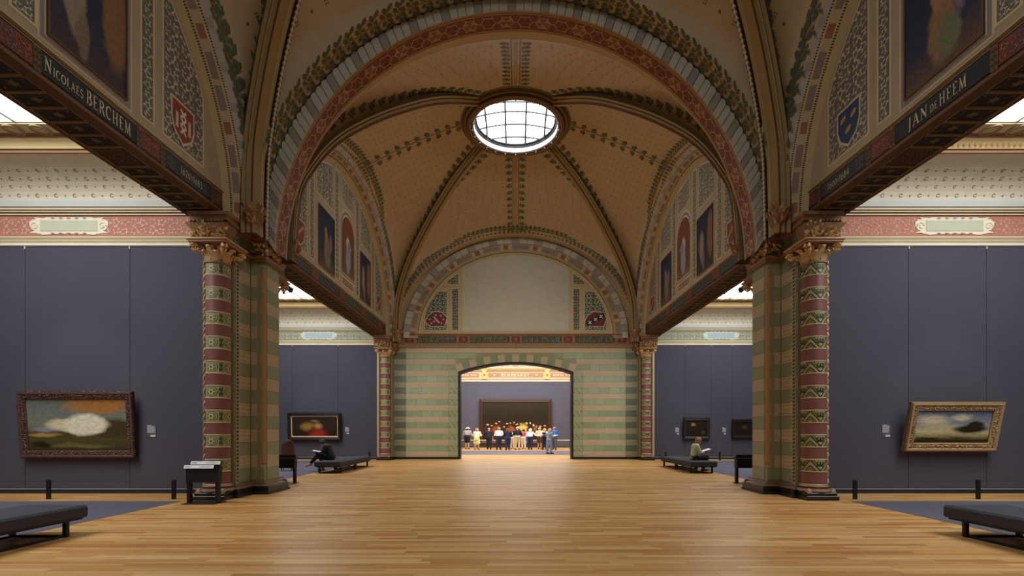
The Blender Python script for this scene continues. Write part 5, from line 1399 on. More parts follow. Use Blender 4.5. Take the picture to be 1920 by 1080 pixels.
cvC = canvas('warm_dark_ground', [(0, '#2a1710'), (.5, '#33231a'), (1, '#2d2119')], [(.33, .5, .17, .26, '#a07a34', .7), (.56, .14, .24, .3, '#a02a20', .6), (.56, .52, .14, .2, '#b5874c', .7), (.5, .76, .12, .1, '#8f6b48', .8)], .5)
cvD = canvas('dark_brown_ground', [(0, '#231a10'), (1, '#2a2014')], [(.33, .74, .14, .14, '#b08a52', .8), (.8, .25, .12, .16, '#5e4524', .8)], .5)
cvE = canvas('olive_dark_ground', [(0, '#1f180f'), (1, '#241c11')], [(.42, .6, .1, .1, '#a58a60', .8), (.42, .62, .2, .28, '#4a3018', .9)], .5)
RF = random.Random(12)
cvF = canvas('large_dark_ground', [(0, '#20140c'), (.3, '#3a2414'), (.46, '#2a1e12'), (.6, '#241c12'), (1, '#2e281a')],
    [(.62, .26, .06, .2, '#d9b45e', .5), (.44, .28, .07, .15, '#9a4526', .5), (.2, .28, .06, .14, '#8a4424', .5), (.8, .3, .05, .12, '#7d5428', .5)]+
    [(.08+.86*k/15, RF.uniform(.34, .5), RF.uniform(.014, .026), RF.uniform(.02, .036), RF.choice(['#d9bd92', '#c9a274', '#e6d2ae', '#b98f62']), .6) for k in range(16)], .8)
picture('painting', 'wide picture with a pale mass in a carved dark red-brown frame on the left wall', -10.92, W1-.06, .9, 2.86, 1.66, .19, .11, .07, ['#341710', '#5d3222', '#47201a'], cvA, .085, None, 1)
picture('painting', 'cloudy landscape in a carved gold frame tilted off the right wall', 10.78, W1-.1, 1.08, 2.28, 1.24, .22, .14, .2, ['#7d5a2c', '#b08a4c', '#94703a'], cvB, .075, None, 2)
picture('painting', 'dark picture with red and golden patches in a black frame on the far left wall', -10.92, W2-.06, 1.04, 2.9, 1.5, .18, .14, .05, ['#14110f', '#2a2422', '#1c1816'], cvC, 0, '#c9a566')
picture('painting', 'small dark brown picture in a black frame behind the seated reader in pale green', 9.82, W2-.06, 1.1, 1.44, 1.18, .16, .12, .06, ['#171413', '#3a3432', '#221e1c'], cvD)
picture('painting', 'dark olive picture in a black frame half hidden by the right pier', 12.5, W2-.06, 1.16, 1.5, 1.02, .16, .12, .06, ['#14110f', '#2e2826', '#1c1816'], cvE)
picture('painting', 'huge dark group-sized canvas in a dark brown frame on the far hall wall', -.02, HY-.1, .35, 6.5, 4.05, .28, .16, .02, ['#2b1a12', '#4a2f20', '#38231a'], cvF)

# ------------------------------------------------------------------ wall captions
def caption(x, y, z, w, h, label):
    t = thing('wall_label', label, 'label', (x, y, z))
    m = MB('#6b6a74'); m.box(-w/2, w/2, -.006, .0, 0, h, '#55535e'); link('plate', m.data('plate', paper_m), t, (x, y, z))
    m = MB(); R_ = random.Random(int(x*10)); n_ = 9
    for k in range(n_):
        zz = h*(.97-.62*k/n_); ww = w*(.9 if k else .55)*R_.uniform(.8, 1)
        m.box(-w/2+.012, -w/2+.012+ww, -.009, -.006, zz-h*.05, zz-.004, '#c9c8cf')
    m.box(-w*.1, w*.42, -.009, -.006, h*.05, h*.2, '#d6d6da'); link('text_lines', m.data('text_lines', paper_m), t, (x, y, z))
caption(-9.18, W1-.012, 1.41, .24, .32, 'small grey caption beside the carved red-brown frame')
caption(9.34, W1-.012, 1.41, .22, .33, 'small grey caption left of the gold-framed landscape')
caption(-9.2, W2-.012, 1.36, .26, .4, 'small caption right of the black-framed red and gold picture')
caption(8.82, W2-.012, 1.33, .24, .42, 'small caption left of the smaller black-framed picture')
caption(11.38, W2-.012, 1.33, .24, .42, 'small caption between the two far right dark pictures')

# ------------------------------------------------------------------ upholstered benches
def bench_proto():
    t = thing('bench', '', 'bench', (0, 0, 0))
    m = MB(); m.bbox(-.49, .49, 0, 3.8, .25, .44, .03); link('seat_pad', m.data('seat_pad', bench_m), t)
    m = MB(); m.box(-.44, .44, .06, 3.74, .225, .252); link('under_frame', m.data('under_frame', metal_black), t)
    lg = MB(); lg.bbox(-.03, .03, -.03, .03, 0, .23, .004); lm = lg.data('leg', metal_black)
    for y in (.3, 1.82, 1.98, 3.5):
        for x in (-.4, .4): link('leg', lm, t, (x, y, 0))
    rl = MB(); rl.box(-.36, .36, -.022, .022, .0, .03); rm = rl.data('foot_rail', metal_black)
    for y in (.3, 3.5): link('foot_rail', rm, t, (0, y, 0))
    sr = MB(); sr.box(-.022, .022, 2.0, 3.48, .0, .03); sm = sr.data('side_rail', metal_black)
    for x in (-.38, .38): link('side_rail', sm, t, (x, 0, 0))
    return t
b0 = bench_proto()
for i, (x, y, lb) in enumerate(((-7.12, 3.75, 'charcoal upholstered bench in the left foreground corner'), (7.12, 3.75, 'charcoal upholstered bench in the right foreground corner'),
        (-6.9, 17.75, 'charcoal upholstered bench carrying the stooped reader in dark blue'), (6.9, 17.75, 'charcoal upholstered bench carrying the reader in pale green'))):
    o = b0 if i == 0 else copy_tree(b0); o.location = (x, y, 0); o['label'] = lb; o['group'] = 'gallery benches'

# ------------------------------------------------------------------ card racks
def rack(x, y, rz, label, cards=True):
    t = thing('card_rack', label, 'rack', (x, y, 0), rz); L0 = (x, y, 0)
    def ad(nm, m, mt): link(nm, m.data(nm, mt), t, L0)
    for s_ in (-1, 1):
        m = MB(); m.bbox(s_*.31-.035, s_*.31+.035, -.05, .05, .012, .8, .004); ad('leg', m, metal_black)
    m = MB(); m.bbox(-.36, .36, -.2, .24, 0, .014, .003); ad('base_plate', m, metal_black)
    m = MB(); m.bbox(-.34, .34, -.09, .1, .46, .76, .006); m.box(-.34, .34, -.09, -.07, .76, .8); m.box(-.34, .34, .02, .04, .76, .86); ad('tray_box', m, metal_black)
    if cards:
        for k, (dx, yy, z) in enumerate(((-.02, -.13, .765), (.04, .0, .84))):
            m = MB('#e9e9ea'); pts = [(yy, z), (yy+.03, z+.07), (yy+.018, z+.074), (yy-.012, z+.004)]
            q0 = lambda x, p: (x, p[0], p[1])
            for a_ in range(4): m.poly([q0(dx-.33, pts[a_-1]), q0(dx+.31, pts[a_-1]), q0(dx+.31, pts[a_]), q0(dx-.33, pts[a_])])
            for xx in (dx-.33, dx+.31): m.poly([q0(xx, p) for p in pts])
            def pr_(x0, x1, t0, t1, c_): m.poly([(x, yy-.0135+.03*t_, z+.005+.07*t_) for x, t_ in ((x0, t0), (x1, t0), (x1, t1), (x0, t1))], c_)
            pr_(dx-.3, dx-.19, .4, .6, '#77777c'); pr_(dx+.0, dx+.25, .35, .65, '#cdb9bc' if k == 0 else '#a9bcc4')
            o = link('card_pack', m.data('card_pack', paper_m), None, L0, rz); tag(o, ('lower' if k == 0 else 'upper')+' row of white cards in the black rack before the left column', 'cards', 'white cards in the rack')
rack(-6.81, 10.6, 0, 'black card rack with two rows of white cards before the left column')
rack(-6.93, 14.55, PI, 'black card rack peeping out behind the left pier', False)
rack(6.93, 14.55, PI, 'black card rack peeping out behind the right pier', False)

# ------------------------------------------------------------------ barrier posts and cords
pb = MB(); pb.bbox(-.045, .045, -.022, .022, 0, .45, .006); pbm = pb.data('barrier_post', metal_black)
for xs, y, cord, lb in (((-10.78, -7.89), 11.2, (-14.4, -7.89), 'low black barrier with thin cord under the carved red-brown frame'), ((7.83, 10.67), 11.2, (7.83, 14.4), 'low black barrier with thin cord under the gold-framed landscape'),
        ((-7.65,), 25.4, (-14.4, -7.65), 'low black barrier in front of the far left picture'), ((7.85, 10.68), 25.4, (7.85, 14.4), 'low black barrier in front of the far right dark pictures')):
    t = thing('low_barrier', lb, 'barrier', (xs[0], y, 0), 0, 'low picture barriers')
    for x in xs: link('post', pbm, t, (x, y, 0))
    m = MB('#3a3438'); m.tube([(cord[0]+(cord[1]-cord[0])*k/10, y, .425) for k in range(11)], .004, 5); m.build('cord', metal_black, t)

# ------------------------------------------------------------------ bentwood chair half hidden behind the left pier
t = thing('chair', 'brown rounded-back wooden chair glimpsed beside the left pier', 'chair', (-8.95, 19.0, 0), .3)
L0 = (-8.95, 19.0, 0)
ch = mat('brown_bentwood', '#6b3f28', .4, amt=.3)
m = MB(); m.lathe([(.0, .45), (.22, .455), (.235, .475), (.22, .49), (0, .492)], 28, (0, 0)); link('seat', m.data('seat', ch, True), t, L0)
for a in (.8, 2.3, 3.9, 5.5):
    m = MB(); m.tube([(.19*math.cos(a), .19*math.sin(a), .46), (.25*math.cos(a), .25*math.sin(a), 0)], [.022, .016], 8); link('leg', m.data('leg', ch, True), t, L0)
m = MB(); m.tube([(.23*math.cos(u)*1.0, .2+.04*math.sin(u), .47+.72*max(0, math.sin(u))**.4) for u in [PI*k/20 for k in range(21)]], .018, 8); link('back_hoop', m.data('back_hoop', ch, True), t, L0)
m = MB(); m.grid(lambda i, j: (-.2+.4*i/8, .215+.03*math.sin(PI*i/8), .62+(.5*math.sin(PI*(.12+.76*i/8))**.4)*j/4), 9, 5); link('back_panel', m.data('back_panel', ch, True), t, L0)

# ------------------------------------------------------------------ people: bodies and clothes grown as one smooth surface each
def nets(f, org, res):
    s = f < 0; sh = tuple(n-1 for n in f.shape); cnt = np.zeros(sh, int)
    cor = [(a, b, c) for a in (0, 1) for b in (0, 1) for c in (0, 1)]
    sl = lambda o: tuple(slice(o[i], o[i]+sh[i]) for i in range(3))
    for o in cor: cnt += s[sl(o)]
    mk = (cnt > 0) & (cnt < 8); idx = -np.ones(sh, int); idx[mk] = np.arange(mk.sum())
    acc = np.zeros((mk.sum(), 3)); num = np.zeros(mk.sum())
    for o in cor:
        for ax in range(3):
            if o[ax]: continue
            p = list(o); p[ax] = 1; f0, f1 = f[sl(o)][mk], f[sl(tuple(p))][mk]; c = (f0 < 0) != (f1 < 0)
            t_ = np.where(c, f0/np.where(f0 == f1, 1, f0-f1), 0); pos = np.tile(np.array(o, float), (len(t_), 1)); pos[:, ax] += t_
            acc[c] += pos[c]; num[c] += 1
    base = np.argwhere(mk); V = (base+acc/num[:, None])*res+np.array(org); Fc = []
    n0, n1, n2 = f.shape
    for ax in range(3):
        o = [(1, 2), (2, 0), (0, 1)][ax]
        a = [slice(1, -1)]*3; b = [slice(1, -1)]*3; a[ax] = slice(0, -1); b[ax] = slice(1, None)
        c = np.argwhere(s[tuple(a)] != s[tuple(b)]); inside = s[tuple(a)][tuple(c.T)]
        c = c.copy()
        for q in range(3):
            if q != ax: c[:, q] += 1
        d1 = np.zeros(3, int); d1[o[0]] = 1; d2 = np.zeros(3, int); d2[o[1]] = 1
        q4 = [idx[tuple((c-d1-d2).T)], idx[tuple((c-d2).T)], idx[tuple(c.T)], idx[tuple((c-d1).T)]]
        F = np.stack(q4, 1); F[~inside] = F[~inside][:, ::-1]; Fc.append(F)
    return V, np.concatenate(Fc)
def grow(prims, res, k=.03, infl=0.0):
    """smooth union of tapered capsules (p, q, r0, r1)"""
    P = np.array([p for p, *_ in prims]+[q for _, q, *_ in prims]); rm = max(max(c, d) for _, _, c, d in prims)+infl+res*3+k
    lo = P.min(0)-rm; hi = P.max(0)+rm; n_ = np.ceil((hi-lo)/res).astype(int)+1
    gx = [lo[i]+np.arange(n_[i])*res for i in range(3)]; D = np.full(tuple(n_), 1.0)
    for p, q, r0, r1 in prims:
        p, q = np.array(p, float), np.array(q, float); rr = max(r0, r1)+infl+3*res+k*2
        a = [max(0, int((min(p[i], q[i])-rr-lo[i])/res)) for i in range(3)]; b = [min(n_[i], int((max(p[i], q[i])+rr-lo[i])/res)+2) for i in range(3)]
        X, Y, Z = np.meshgrid(*[gx[i][a[i]:b[i]] for i in range(3)], indexing='ij'); ab = q-p; l2 = max(ab@ab, 1e-9)
        t_ = np.clip(((X-p[0])*ab[0]+(Y-p[1])*ab[1]+(Z-p[2])*ab[2])/l2, 0, 1)
        d = np.sqrt((X-p[0]-t_*ab[0])**2+(Y-p[1]-t_*ab[1])**2+(Z-p[2]-t_*ab[2])**2)-(r0+(r1-r0)*t_)-infl
        sl = tuple(slice(a[i], b[i]) for i in range(3)); c = D[sl]
        h = np.clip(.5+.5*(c-d)/k, 0, 1); D[sl] = c*(1-h)+d*h-k*h*(1-h)
    return nets(D, lo, res)
def mesh_from(name, prims, res, mt, col, k=.03, infl=0.0):
    V, F = grow(prims, res, k, infl); me = bpy.data.meshes.new(name); me.from_pydata(V.tolist(), [], F.tolist()); me.materials.append(mt)
    a = me.color_attributes.new('Col', 'FLOAT_COLOR', 'CORNER'); c = np.tile(np.array([*S(col), 1], np.float32), len(me.loops)); a.data.foreach_set('color', c)
    me.polygons.foreach_set('use_smooth', np.ones(len(F), bool)); me.update(); return me
def hand(w, d, side, up=(0, 0, 1), curl=.35):
    """palm, four fingers, thumb; w wrist, d heading"""
    w, d = Vector(w), Vector(d).normalized(); up = Vector(up); l = d.cross(up).normalized()*side; n_ = l.cross(d).normalized()*side
    pr = [(w, w+d*.075, .024, .03), (w+d*.03+l*.018, w+d*.08+l*.022, .018, .016), (w+d*.03-l*.018, w+d*.08-l*.022, .018, .016)]
    for k, L_ in enumerate((.068, .078, .074, .056)):
        o = (k-1.5)*.0185; b = w+d*.085+l*o; m_ = b+d*L_*.55-n_*L_*curl*.25; e = m_+d*L_*.4-n_*L_*curl*.55; pr += [(b, m_, .0095, .009), (m_, e, .009, .0075)]
    b = w+d*.02-l*.028; m_ = b+d*.035-l*.025-n_*.008; pr += [(b, m_, .012, .0105), (m_, m_+d*.03-l*.006-n_*.008, .0105, .008)]
    return [(tuple(a), tuple(b), c, e) for a, b, c, e in pr]
def head(c, yaw, pitch, s=1.0):
    """skull, jaw, nose, ears, eye sockets around centre c; face looks along +y before turning"""
    R_ = Matrix.Rotation(yaw, 3, 'Z') @ Matrix.Rotation(pitch, 3, 'X'); c = Vector(c)
    T = lambda x, y, z: tuple(c+R_ @ Vector((x*s, y*s, z*s)))
    sk = [(T(0, -.02, .025), T(0, .015, .03), .088*s, .085*s), (T(0, .045, -.055), T(0, .02, -.02), .045*s, .066*s), (T(0, .094, .005), T(0, .112, -.022), .012*s, .017*s),
          (T(-.086, 0, -.008), T(-.09, -.01, .018), .014*s, .017*s), (T(.086, 0, -.008), T(.09, -.01, .018), .014*s, .017*s), (T(-.03, .075, -.062), T(.03, .075, -.062), .012*s, .012*s), (T(0, -.02, -.07), T(0, -.03, -.13), .05*s, .055*s)]
    feat = [[(T(-.033, .09, .012), T(-.031, .09, .012), .011*s, .011*s), (T(.033, .09, .012), T(.031, .09, .012), .011*s, .011*s)], [(T(-.022, .091, -.058), T(.022, .091, -.058), .007*s, .007*s)]]
    return sk, feat, T
def person(label, x, y, rz, s=1.0, top='#cccccc', bottom='#223', hair='#4a3526', skin='#c99a7c', sleeves='short', legs='trousers', lean=.12, arms=('rail', 'rail'), hat=None, hairlen=0, bald=False, res=.02, shoes='#2a2422', bag=None, sweater=None, headpitch=-.15, headyaw=0):
    t = thing('person', label, 'person', (x, y, 0), rz, 'visitors before the large picture'); t.scale = (s*1.2, s*1.12, s); L0 = (x, y, 0)
    ca, sa = math.cos(lean), math.sin(lean)
    def U(px, py, pz):      # upper body leans forward about the hips
        dz = pz-.95; return (px, py*ca+dz*sa, .95-py*sa+dz*ca)
    torso = [(U(-.06, 0, .97), U(-.055, 0, 1.12), .115, .1), (U(.06, 0, .97), U(.055, 0, 1.12), .115, .1), (U(-.055, 0, 1.12), U(-.085, .0, 1.34), .1, .105), (U(.055, 0, 1.12), U(.085, .0, 1.34), .1, .105), (U(-.16, -.005, 1.4), U(.16, -.005, 1.4), .06, .06)]
    leg_u, leg_l, feet = [], [], []
    for sg in (-1, 1):
        st = .06*sg*(1 if len(label) % 2 else -1)
        leg_u.append(((sg*.085, 0, .93), (sg*.095, st+.01, .5), .098, .062)); leg_l += [((sg*.095, st+.01, .5), (sg*.1, st-.03, .1), .06, .038)]
        feet += [((sg*.1, st-.04, .055), (sg*.115, st+.15, .035), .042, .036)]
    up_arm, fore, hands = [], [], []
    for sg, ps in zip((-1, 1), arms):
        sh = U(sg*.19, 0, 1.39)
        if ps == 'rail': el = U(sg*.27, .06, 1.12); wr = (sg*.2, el[1]+.2, 1.08)
        elif ps == 'hold': el = U(sg*.25, .02, 1.13); wr = (sg*.1, el[1]+.24, 1.2)
        elif ps == 'reach': el = (sg*.36, sh[1]+.02, 1.18); wr = (sg*.56, el[1]+.06, 1.12)
        else: el = U(sg*.25, -.03, 1.12); wr = (sg*.25, el[1]+.06, .88)
        up_arm.append((sh, el, .052, .042)); fore.append((el, wr, .041, .028))
        d_ = Vector(wr)-Vector(el); hands += hand(wr, d_, sg)
    hc = U(0, .03, 1.6); sk, feat, T = head(hc, headyaw, headpitch); nk = [(U(0, 0, 1.42), tuple(Vector(hc)+Vector((0, -.02, -.08))), .058, .055)]
    def ad(nm, prims, col, mt, k=.03, infl=0, r=None): return link(nm, mesh_from(nm, prims, r or res, mt, col, k, infl), t, L0)
    bd = ad('body', torso+leg_u+leg_l+feet+up_arm+fore+hands+sk+nk, skin, skin_m, .02)
    ad('shirt', torso+up_arm+(fore if sleeves == 'long' else []), top, cloth, .04, .02)
    if legs == 'trousers': ad('trousers', [torso[0], torso[1]]+leg_u+leg_l, bottom, cloth, .03, .024)
    elif legs == 'shorts': ad('shorts', [torso[0], torso[1]]+[(a, tuple(Vector(a)*.2+Vector(b)*.8), c, .075) for a, b, c, d in leg_u], bottom, cloth, .03, .028)
    else:
        ad('skirt', [((-.05, 0, 1.02), (-.07, 0, .55), .12, .15), ((.05, 0, 1.02), (.07, 0, .55), .12, .15), ((0, .04, 1.0), (0, .06, .55), .1, .15)], bottom, cloth, .05, .015)
    ad('shoes', feet, shoes, cloth, .02, .01)
    if not bald:
        hp = [(T(0, -.035, .04), T(0, .0, .055), .092, .09), (T(-.05, -.04, .0), T(.05, -.04, .0), .055, .055)]
        if hairlen: hp += [(T(-.05, -.05, .0), T(-.06, -.06, -.12*hairlen), .055, .05), (T(.05, -.05, .0), T(.06, -.06, -.12*hairlen), .055, .05)]
        ad('hair', hp, hair, cloth, .03, .006)
    for nm, pr in (('eyes', feat[0]), ('mouth', feat[1])): ad(nm, pr, '#2a2420' if nm == 'eyes' else '#8a4a42', skin_m, .002, 0, .006).parent = bd
    if hat:
        m = MB(hat); c0 = T(0, 0, .06); m.lathe([(.19, c0[2]-.02), (.12, c0[2]+.01), (.105, c0[2]+.03), (.095, c0[2]+.09), (.0, c0[2]+.105)], 24, (c0[0], c0[1])); link('sun_hat', m.data('sun_hat', cloth, True), t, L0)
    if sweater: ad('tied_sweater', [(U(-.12, -.09, 1.0), U(.12, -.09, 1.0), .06, .06), (U(-.06, -.13, .98), U(-.1, -.13, .78), .05, .07), (U(.06, -.13, .98), U(.05, -.14, .8), .05, .06), (U(-.14, 0, 1.02), U(-.1, .13, 1.02), .04, .03), (U(.14, 0, 1.02), U(.1, .13, 1.02), .04, .03)], sweater, cloth, .04, .01)
    if bag:
        nm, col = bag; bt = thing(nm, f'{nm.replace("_", " ")} carried by the '+label.split(' in ')[0].replace('standing ', '')+' in '+label.split(' in ')[1].split(' ')[0]+' at the barrier', 'bag', (x, y, .9*s), rz)
        if nm == 'backpack': pr = [((-.08, -.2, .22), (.08, -.2, .22), .09, .09), ((-.08, -.2, .45), (.08, -.2, .45), .09, .08)]
        else: pr = [((.22, -.1, -.05), (.3, -.1, -.05), .08, .08), ((.22, -.1, .1), (.3, -.1, .1), .07, .06)]
        link('bag_body', mesh_from('bag_body', pr, .02, cloth, col, .05), bt, (x, y, .9*s))
        m = MB(col); m.tube([(.08 if nm == 'backpack' else .24, -.16, .5 if nm == 'backpack' else .1), (.1, -.1, .6), (.1, .1, .52)], .015, 6); link('strap', m.data('strap', cloth), bt, (x, y, .9*s))
    return t
hx = lambda px, yy: (px-967)*yy/910
H = [
 (876, 40.2, dict(label='standing visitor in a grey shirt, black shorts and white sun hat', top='#9d9a98', bottom='#17171b', legs='shorts', hat='#efe9dc', hair='#5a4636', lean=.28, s=1.06)),
 (894, 39.2, dict(label='standing visitor in white and pale green with a lime sweater tied round the waist', top='#efe9dc', bottom='#c5cfa2', legs='skirt', hair='#c79a5a', hairlen=.5, sweater='#d3d873', lean=.1)),
 (917, 39.6, dict(label='standing bald visitor in navy pointing to the left', top='#191a2c', bottom='#1a1c2e', bald=True, skin='#d99a86', arms=('reach', 'down'), sleeves='short', s=1.03)),
 (935, 39.0, dict(label='standing visitor in a loose white shirt over dark blue trousers', top='#f2eef0', bottom='#1d2440', hair='#b58f66', sleeves='long', s=1.04)),
 (952, 38.4, dict(label='standing visitor in a navy jacket and navy leggings with brown hair', top='#161a30', bottom='#20294f', hair='#6b4a34', hairlen=.8, sleeves='long')),
 (961, 40.15, dict(label='standing visitor in cream patterned trousers behind the black polo', top='#b9ab97', bottom='#cfc4ac', hair='#6b4a34', s=.92)),
 (970, 39.2, dict(label='standing visitor in a black polo shirt and beige trousers', top='#151a20', bottom='#c4b89c', hair='#c9bfae', s=1.07)),
 (982, 40.1, dict(label='standing visitor in red and white with pale trousers', top='#b5485a', bottom='#e4e0d6', hair='#3a2c24', s=.96, bag=('shoulder_bag', '#2f6fb0'))),
 (994, 39.2, dict(label='standing visitor in a pale blue-white shirt and dark jeans with white hair', top='#e3e6ec', bottom='#1c2346', hair='#f0ece2', hairlen=.4, sleeves='long', arms=('rail', 'reach'), s=.99)),
 (1012, 40.0, dict(label='standing visitor in a beige shirt and brown shorts', top='#e2c3a0', bottom='#4a3a32', legs='shorts', hair='#b8a48c', s=1.04)),
 (1021, 38.8, dict(label='standing blond visitor in a white top and black trousers with a dark rucksack', top='#e9e6e2', bottom='#17182a', hair='#d9a860', hairlen=.5, s=.99, bag=('backpack', '#26242c'))),
 (1039, 39.0, dict(label='standing visitor in a bright blue jacket and grey trousers', top='#2a62a8', bottom='#4a4c58', hair='#9a7a58', sleeves='long', s=1.06, arms=('hold', 'hold'))),
]
for px, yy, kw in H: person(x=hx(px, yy), y=yy, rz=random.uniform(-.25, .25), **kw)
pj = person('standing visitor in a grey-blue shirt and light jeans reading a white sheet', hx(1030, 32.4), 32.4, -.9, .97, '#7f93a3', '#8fa3c9', '#b8a07c', hairlen=.6, arms=('hold', 'hold'), lean=.03, headpitch=-.3)
m = MB('#f2efe8'); m.poly([(-.2, -.14, 0), (.2, -.14, 0), (.2, .14, .05), (-.2, .14, .05)]); m.poly([(-.2, -.14, -.006), (.2, -.14, -.006), (.2, .14, .044), (-.2, .14, .044)])
o = tag(m.build('paper_sheet', paper_m), 'white sheet held by the visitor in light jeans', 'paper'); o.location = (hx(1030, 32.4)+.38, 32.62, 1.2); o.rotation_euler = (0, 0, -.9)

def seated(label, x, y, rz, seat, top, bottom, hair, skin, crossed, sleeves, stoop, hairlen, shoes, res=.0125, bare=None):
    """sits with the hips at the origin, facing +y"""
    t = thing('person', label, 'person', (x, y, 0), rz); L0 = (x, y, 0); z0 = seat+.1
    ca, sa = math.cos(stoop), math.sin(stoop)
    def U(px, py, h): return (px, py*ca+h*sa, z0-py*sa+h*ca)
    def U2(px, py, h):       # upper back rounds further
        b = U(0, 0, .28); c2, s2 = math.cos(stoop*1.8), math.sin(stoop*1.8); return (px, b[1]+py*c2+(h-.28)*s2, b[2]-py*s2+(h-.28)*c2)
    torso = [(U(-.07, 0, .0), U(-.06, 0, .16), .115, .1), (U(.07, 0, .0), U(.06, 0, .16), .115, .1), (U(-.06, 0, .16), U2(-.08, 0, .4), .1, .105), (U(.06, 0, .16), U2(.08, 0, .4), .1, .105), (U2(-.16, 0, .46), U2(.16, 0, .46), .06, .06)]
    kn = {}; an = {}
    if crossed:
        kn[-1] = (-.06, .46, z0+.1); an[-1] = (-.02, .8, z0-.24); kn[1] = (.1, .44, z0-.02); an[1] = (.1, .36, .1)
    else:
        kn[-1] = (-.11, .46, z0+.0); an[-1] = (-.1, .42, .1); kn[1] = (.11, .46, z0+.0); an[1] = (.1, .3, .1)
    lu = [((sg*.085, .03, z0-.01), kn[sg], .1, .064) for sg in (-1, 1)]; ll = [(kn[sg], an[sg], .062, .04) for sg in (-1, 1)]; ft = []
    for sg in (-1, 1):
        a = Vector(an[sg]); f_ = Vector((0, .19, -.05)) if a.z < .2 else Vector((0, .17, -.1)); ft.append((tuple(a+Vector((0, -.03, -.04))), tuple(a+f_*.9), .04, .032))
    ua, fa, hd = [], [], []
    for sg in (-1, 1):
        sh = U2(sg*.19, 0, .44); el = (sg*.24, sh[1]+.1, sh[2]-.25); wr = (sg*.13, el[1]+.24, el[2]+.02)
        ua.append((sh, el, .052, .043)); fa.append((el, wr, .042, .029)); hd += hand(wr, (-(sg)*.25, 1, .15), sg, (0, 0, 1), .6)
    hc = U2(0, .06, .65); sk, feat, T = head(hc, 0, -stoop-.35); nk = [(U2(0, .0, .46), tuple(Vector(hc)+Vector((0, -.03, -.07))), .056, .054)]
    def ad(nm, prims, col, mt, k=.03, infl=0, r=None): return link(nm, mesh_from(nm, prims, r or res, mt, col, k, infl), t, L0)
    bd = ad('body', torso+lu+ll+ft+ua+fa+hd+sk+nk, skin, skin_m, .014)
    ad('shirt', torso+ua+(fa if sleeves == 'long' else []), top, cloth, .04, .018)
    ad('trousers', [torso[0], torso[1]]+lu+[(a, tuple(Vector(a)*.15+Vector(b)*.85), c, d+.006) for a, b, c, d in ll], bottom, cloth, .03, .018)
    ad('shoes', ft, shoes, cloth, .02, .008)
    hp = [(T(0, -.035, .04), T(0, .01, .058), .092, .09), (T(-.055, -.03, .0), T(.055, -.03, .0), .055, .055)]
    if hairlen: hp += [(T(sg*.06, -.02, .0), T(sg*.07, -.01, -.09*hairlen), .048, .042) for sg in (-1, 1)]+[(T(0, -.06, 0), T(0, -.07, -.09*hairlen), .06, .05)]
    ad('hair', hp, hair, cloth, .03, .008)
    for nm, pr in (('eyes', feat[0]), ('mouth', feat[1])): ad(nm, pr, '#2a2420' if nm == 'eyes' else '#9a5548', skin_m, .002, 0, .006).parent = bd
    el0 = fa[0][1]
    return t, Vector((0, el0[1]+.1, el0[2]+.02))
def open_leaflet(label, t, x, y, rz, c, w, h, tilt, col):
    R_ = Matrix.Rotation(rz, 3, 'Z'); p = Vector((x, y, 0))+R_ @ c
    o = thing('leaflet', label, 'paper', tuple(p), rz)
    for sg in (-1, 1):
        m = MB(col); 
        for off in (0, -.004): m.poly([(0, -h/2, off), (sg*w/2, -h/2, .03+off), (sg*w/2, h/2, h*tilt+.03+off), (0, h/2, h*tilt+off)])
        m.poly([(sg*.02, -h*.3, .005), (sg*w*.4, -h*.3, .03), (sg*w*.4, h*.1, h*tilt*.6+.03), (sg*.02, h*.1, h*tilt*.6+.006)], '#c9c2c0'); link('page', m.data('page', paper_m), o, tuple(p))
xs_, ys_ = -7.17, 18.85
t, c = seated('seated stooped reader in a dark blue top with crossed legs on the far left bench', xs_, ys_, PI/2, .44, '#20212f', '#1b1d2a', '#4d3a30', '#c08d72', True, 'long', .3, .0, '#c08a80')
open_leaflet('crumpled white leaflet in the hands of the stooped reader', t, xs_, ys_, PI/2, c, .42, .3, .15, '#d9d6da')
xs_, ys_ = 6.88, 18.75
t, c = seated('seated reader in a pale green shirt with bobbed hair on the far right bench', xs_, ys_, -PI/2, .44, '#c3cfa4', '#2c2c30', '#9a7a52', '#c99a7c', False, 'short', .12, .55, '#6a4a3c')
open_leaflet('open white leaflet held by the reader in pale green', t, xs_, ys_, -PI/2, c, .42, .3, .3, '#f0eeea')
m = MB('#1a1a1c'); m.tube([(6.78, 18.57, .98), (6.66, 18.6, .8), (6.7, 18.65, .62), (6.82, 18.55, .55)], .012, 6); m.v = [tuple(Matrix.Rotation(PI/2, 3, 'Z') @ Vector((v[0]-xs_, v[1]-ys_, v[2]))) for v in m.v]; o = link('bag_strap', m.data('bag_strap', cloth), None); o.parent = t

# ------------------------------------------------------------------ barrier rail before the large picture
t = thing('barrier_rail', 'cream topped barrier rail in front of the huge dark canvas', 'barrier', (0, 40.8, 0))
m = MB('#d9c4a0'); m.bbox(-4.6, 4.6, 40.76, 40.84, .7, .76, .01, '#e0cba6'); m.build('rail', paint, t)
for k in range(8):
    m = MB('#4a4038'); x = -4.5+k*9/7; m.bbox(x-.025, x+.025, 40.77, 40.83, 0, .7, .004, '#4a4038'); m.build('post', paint, t)

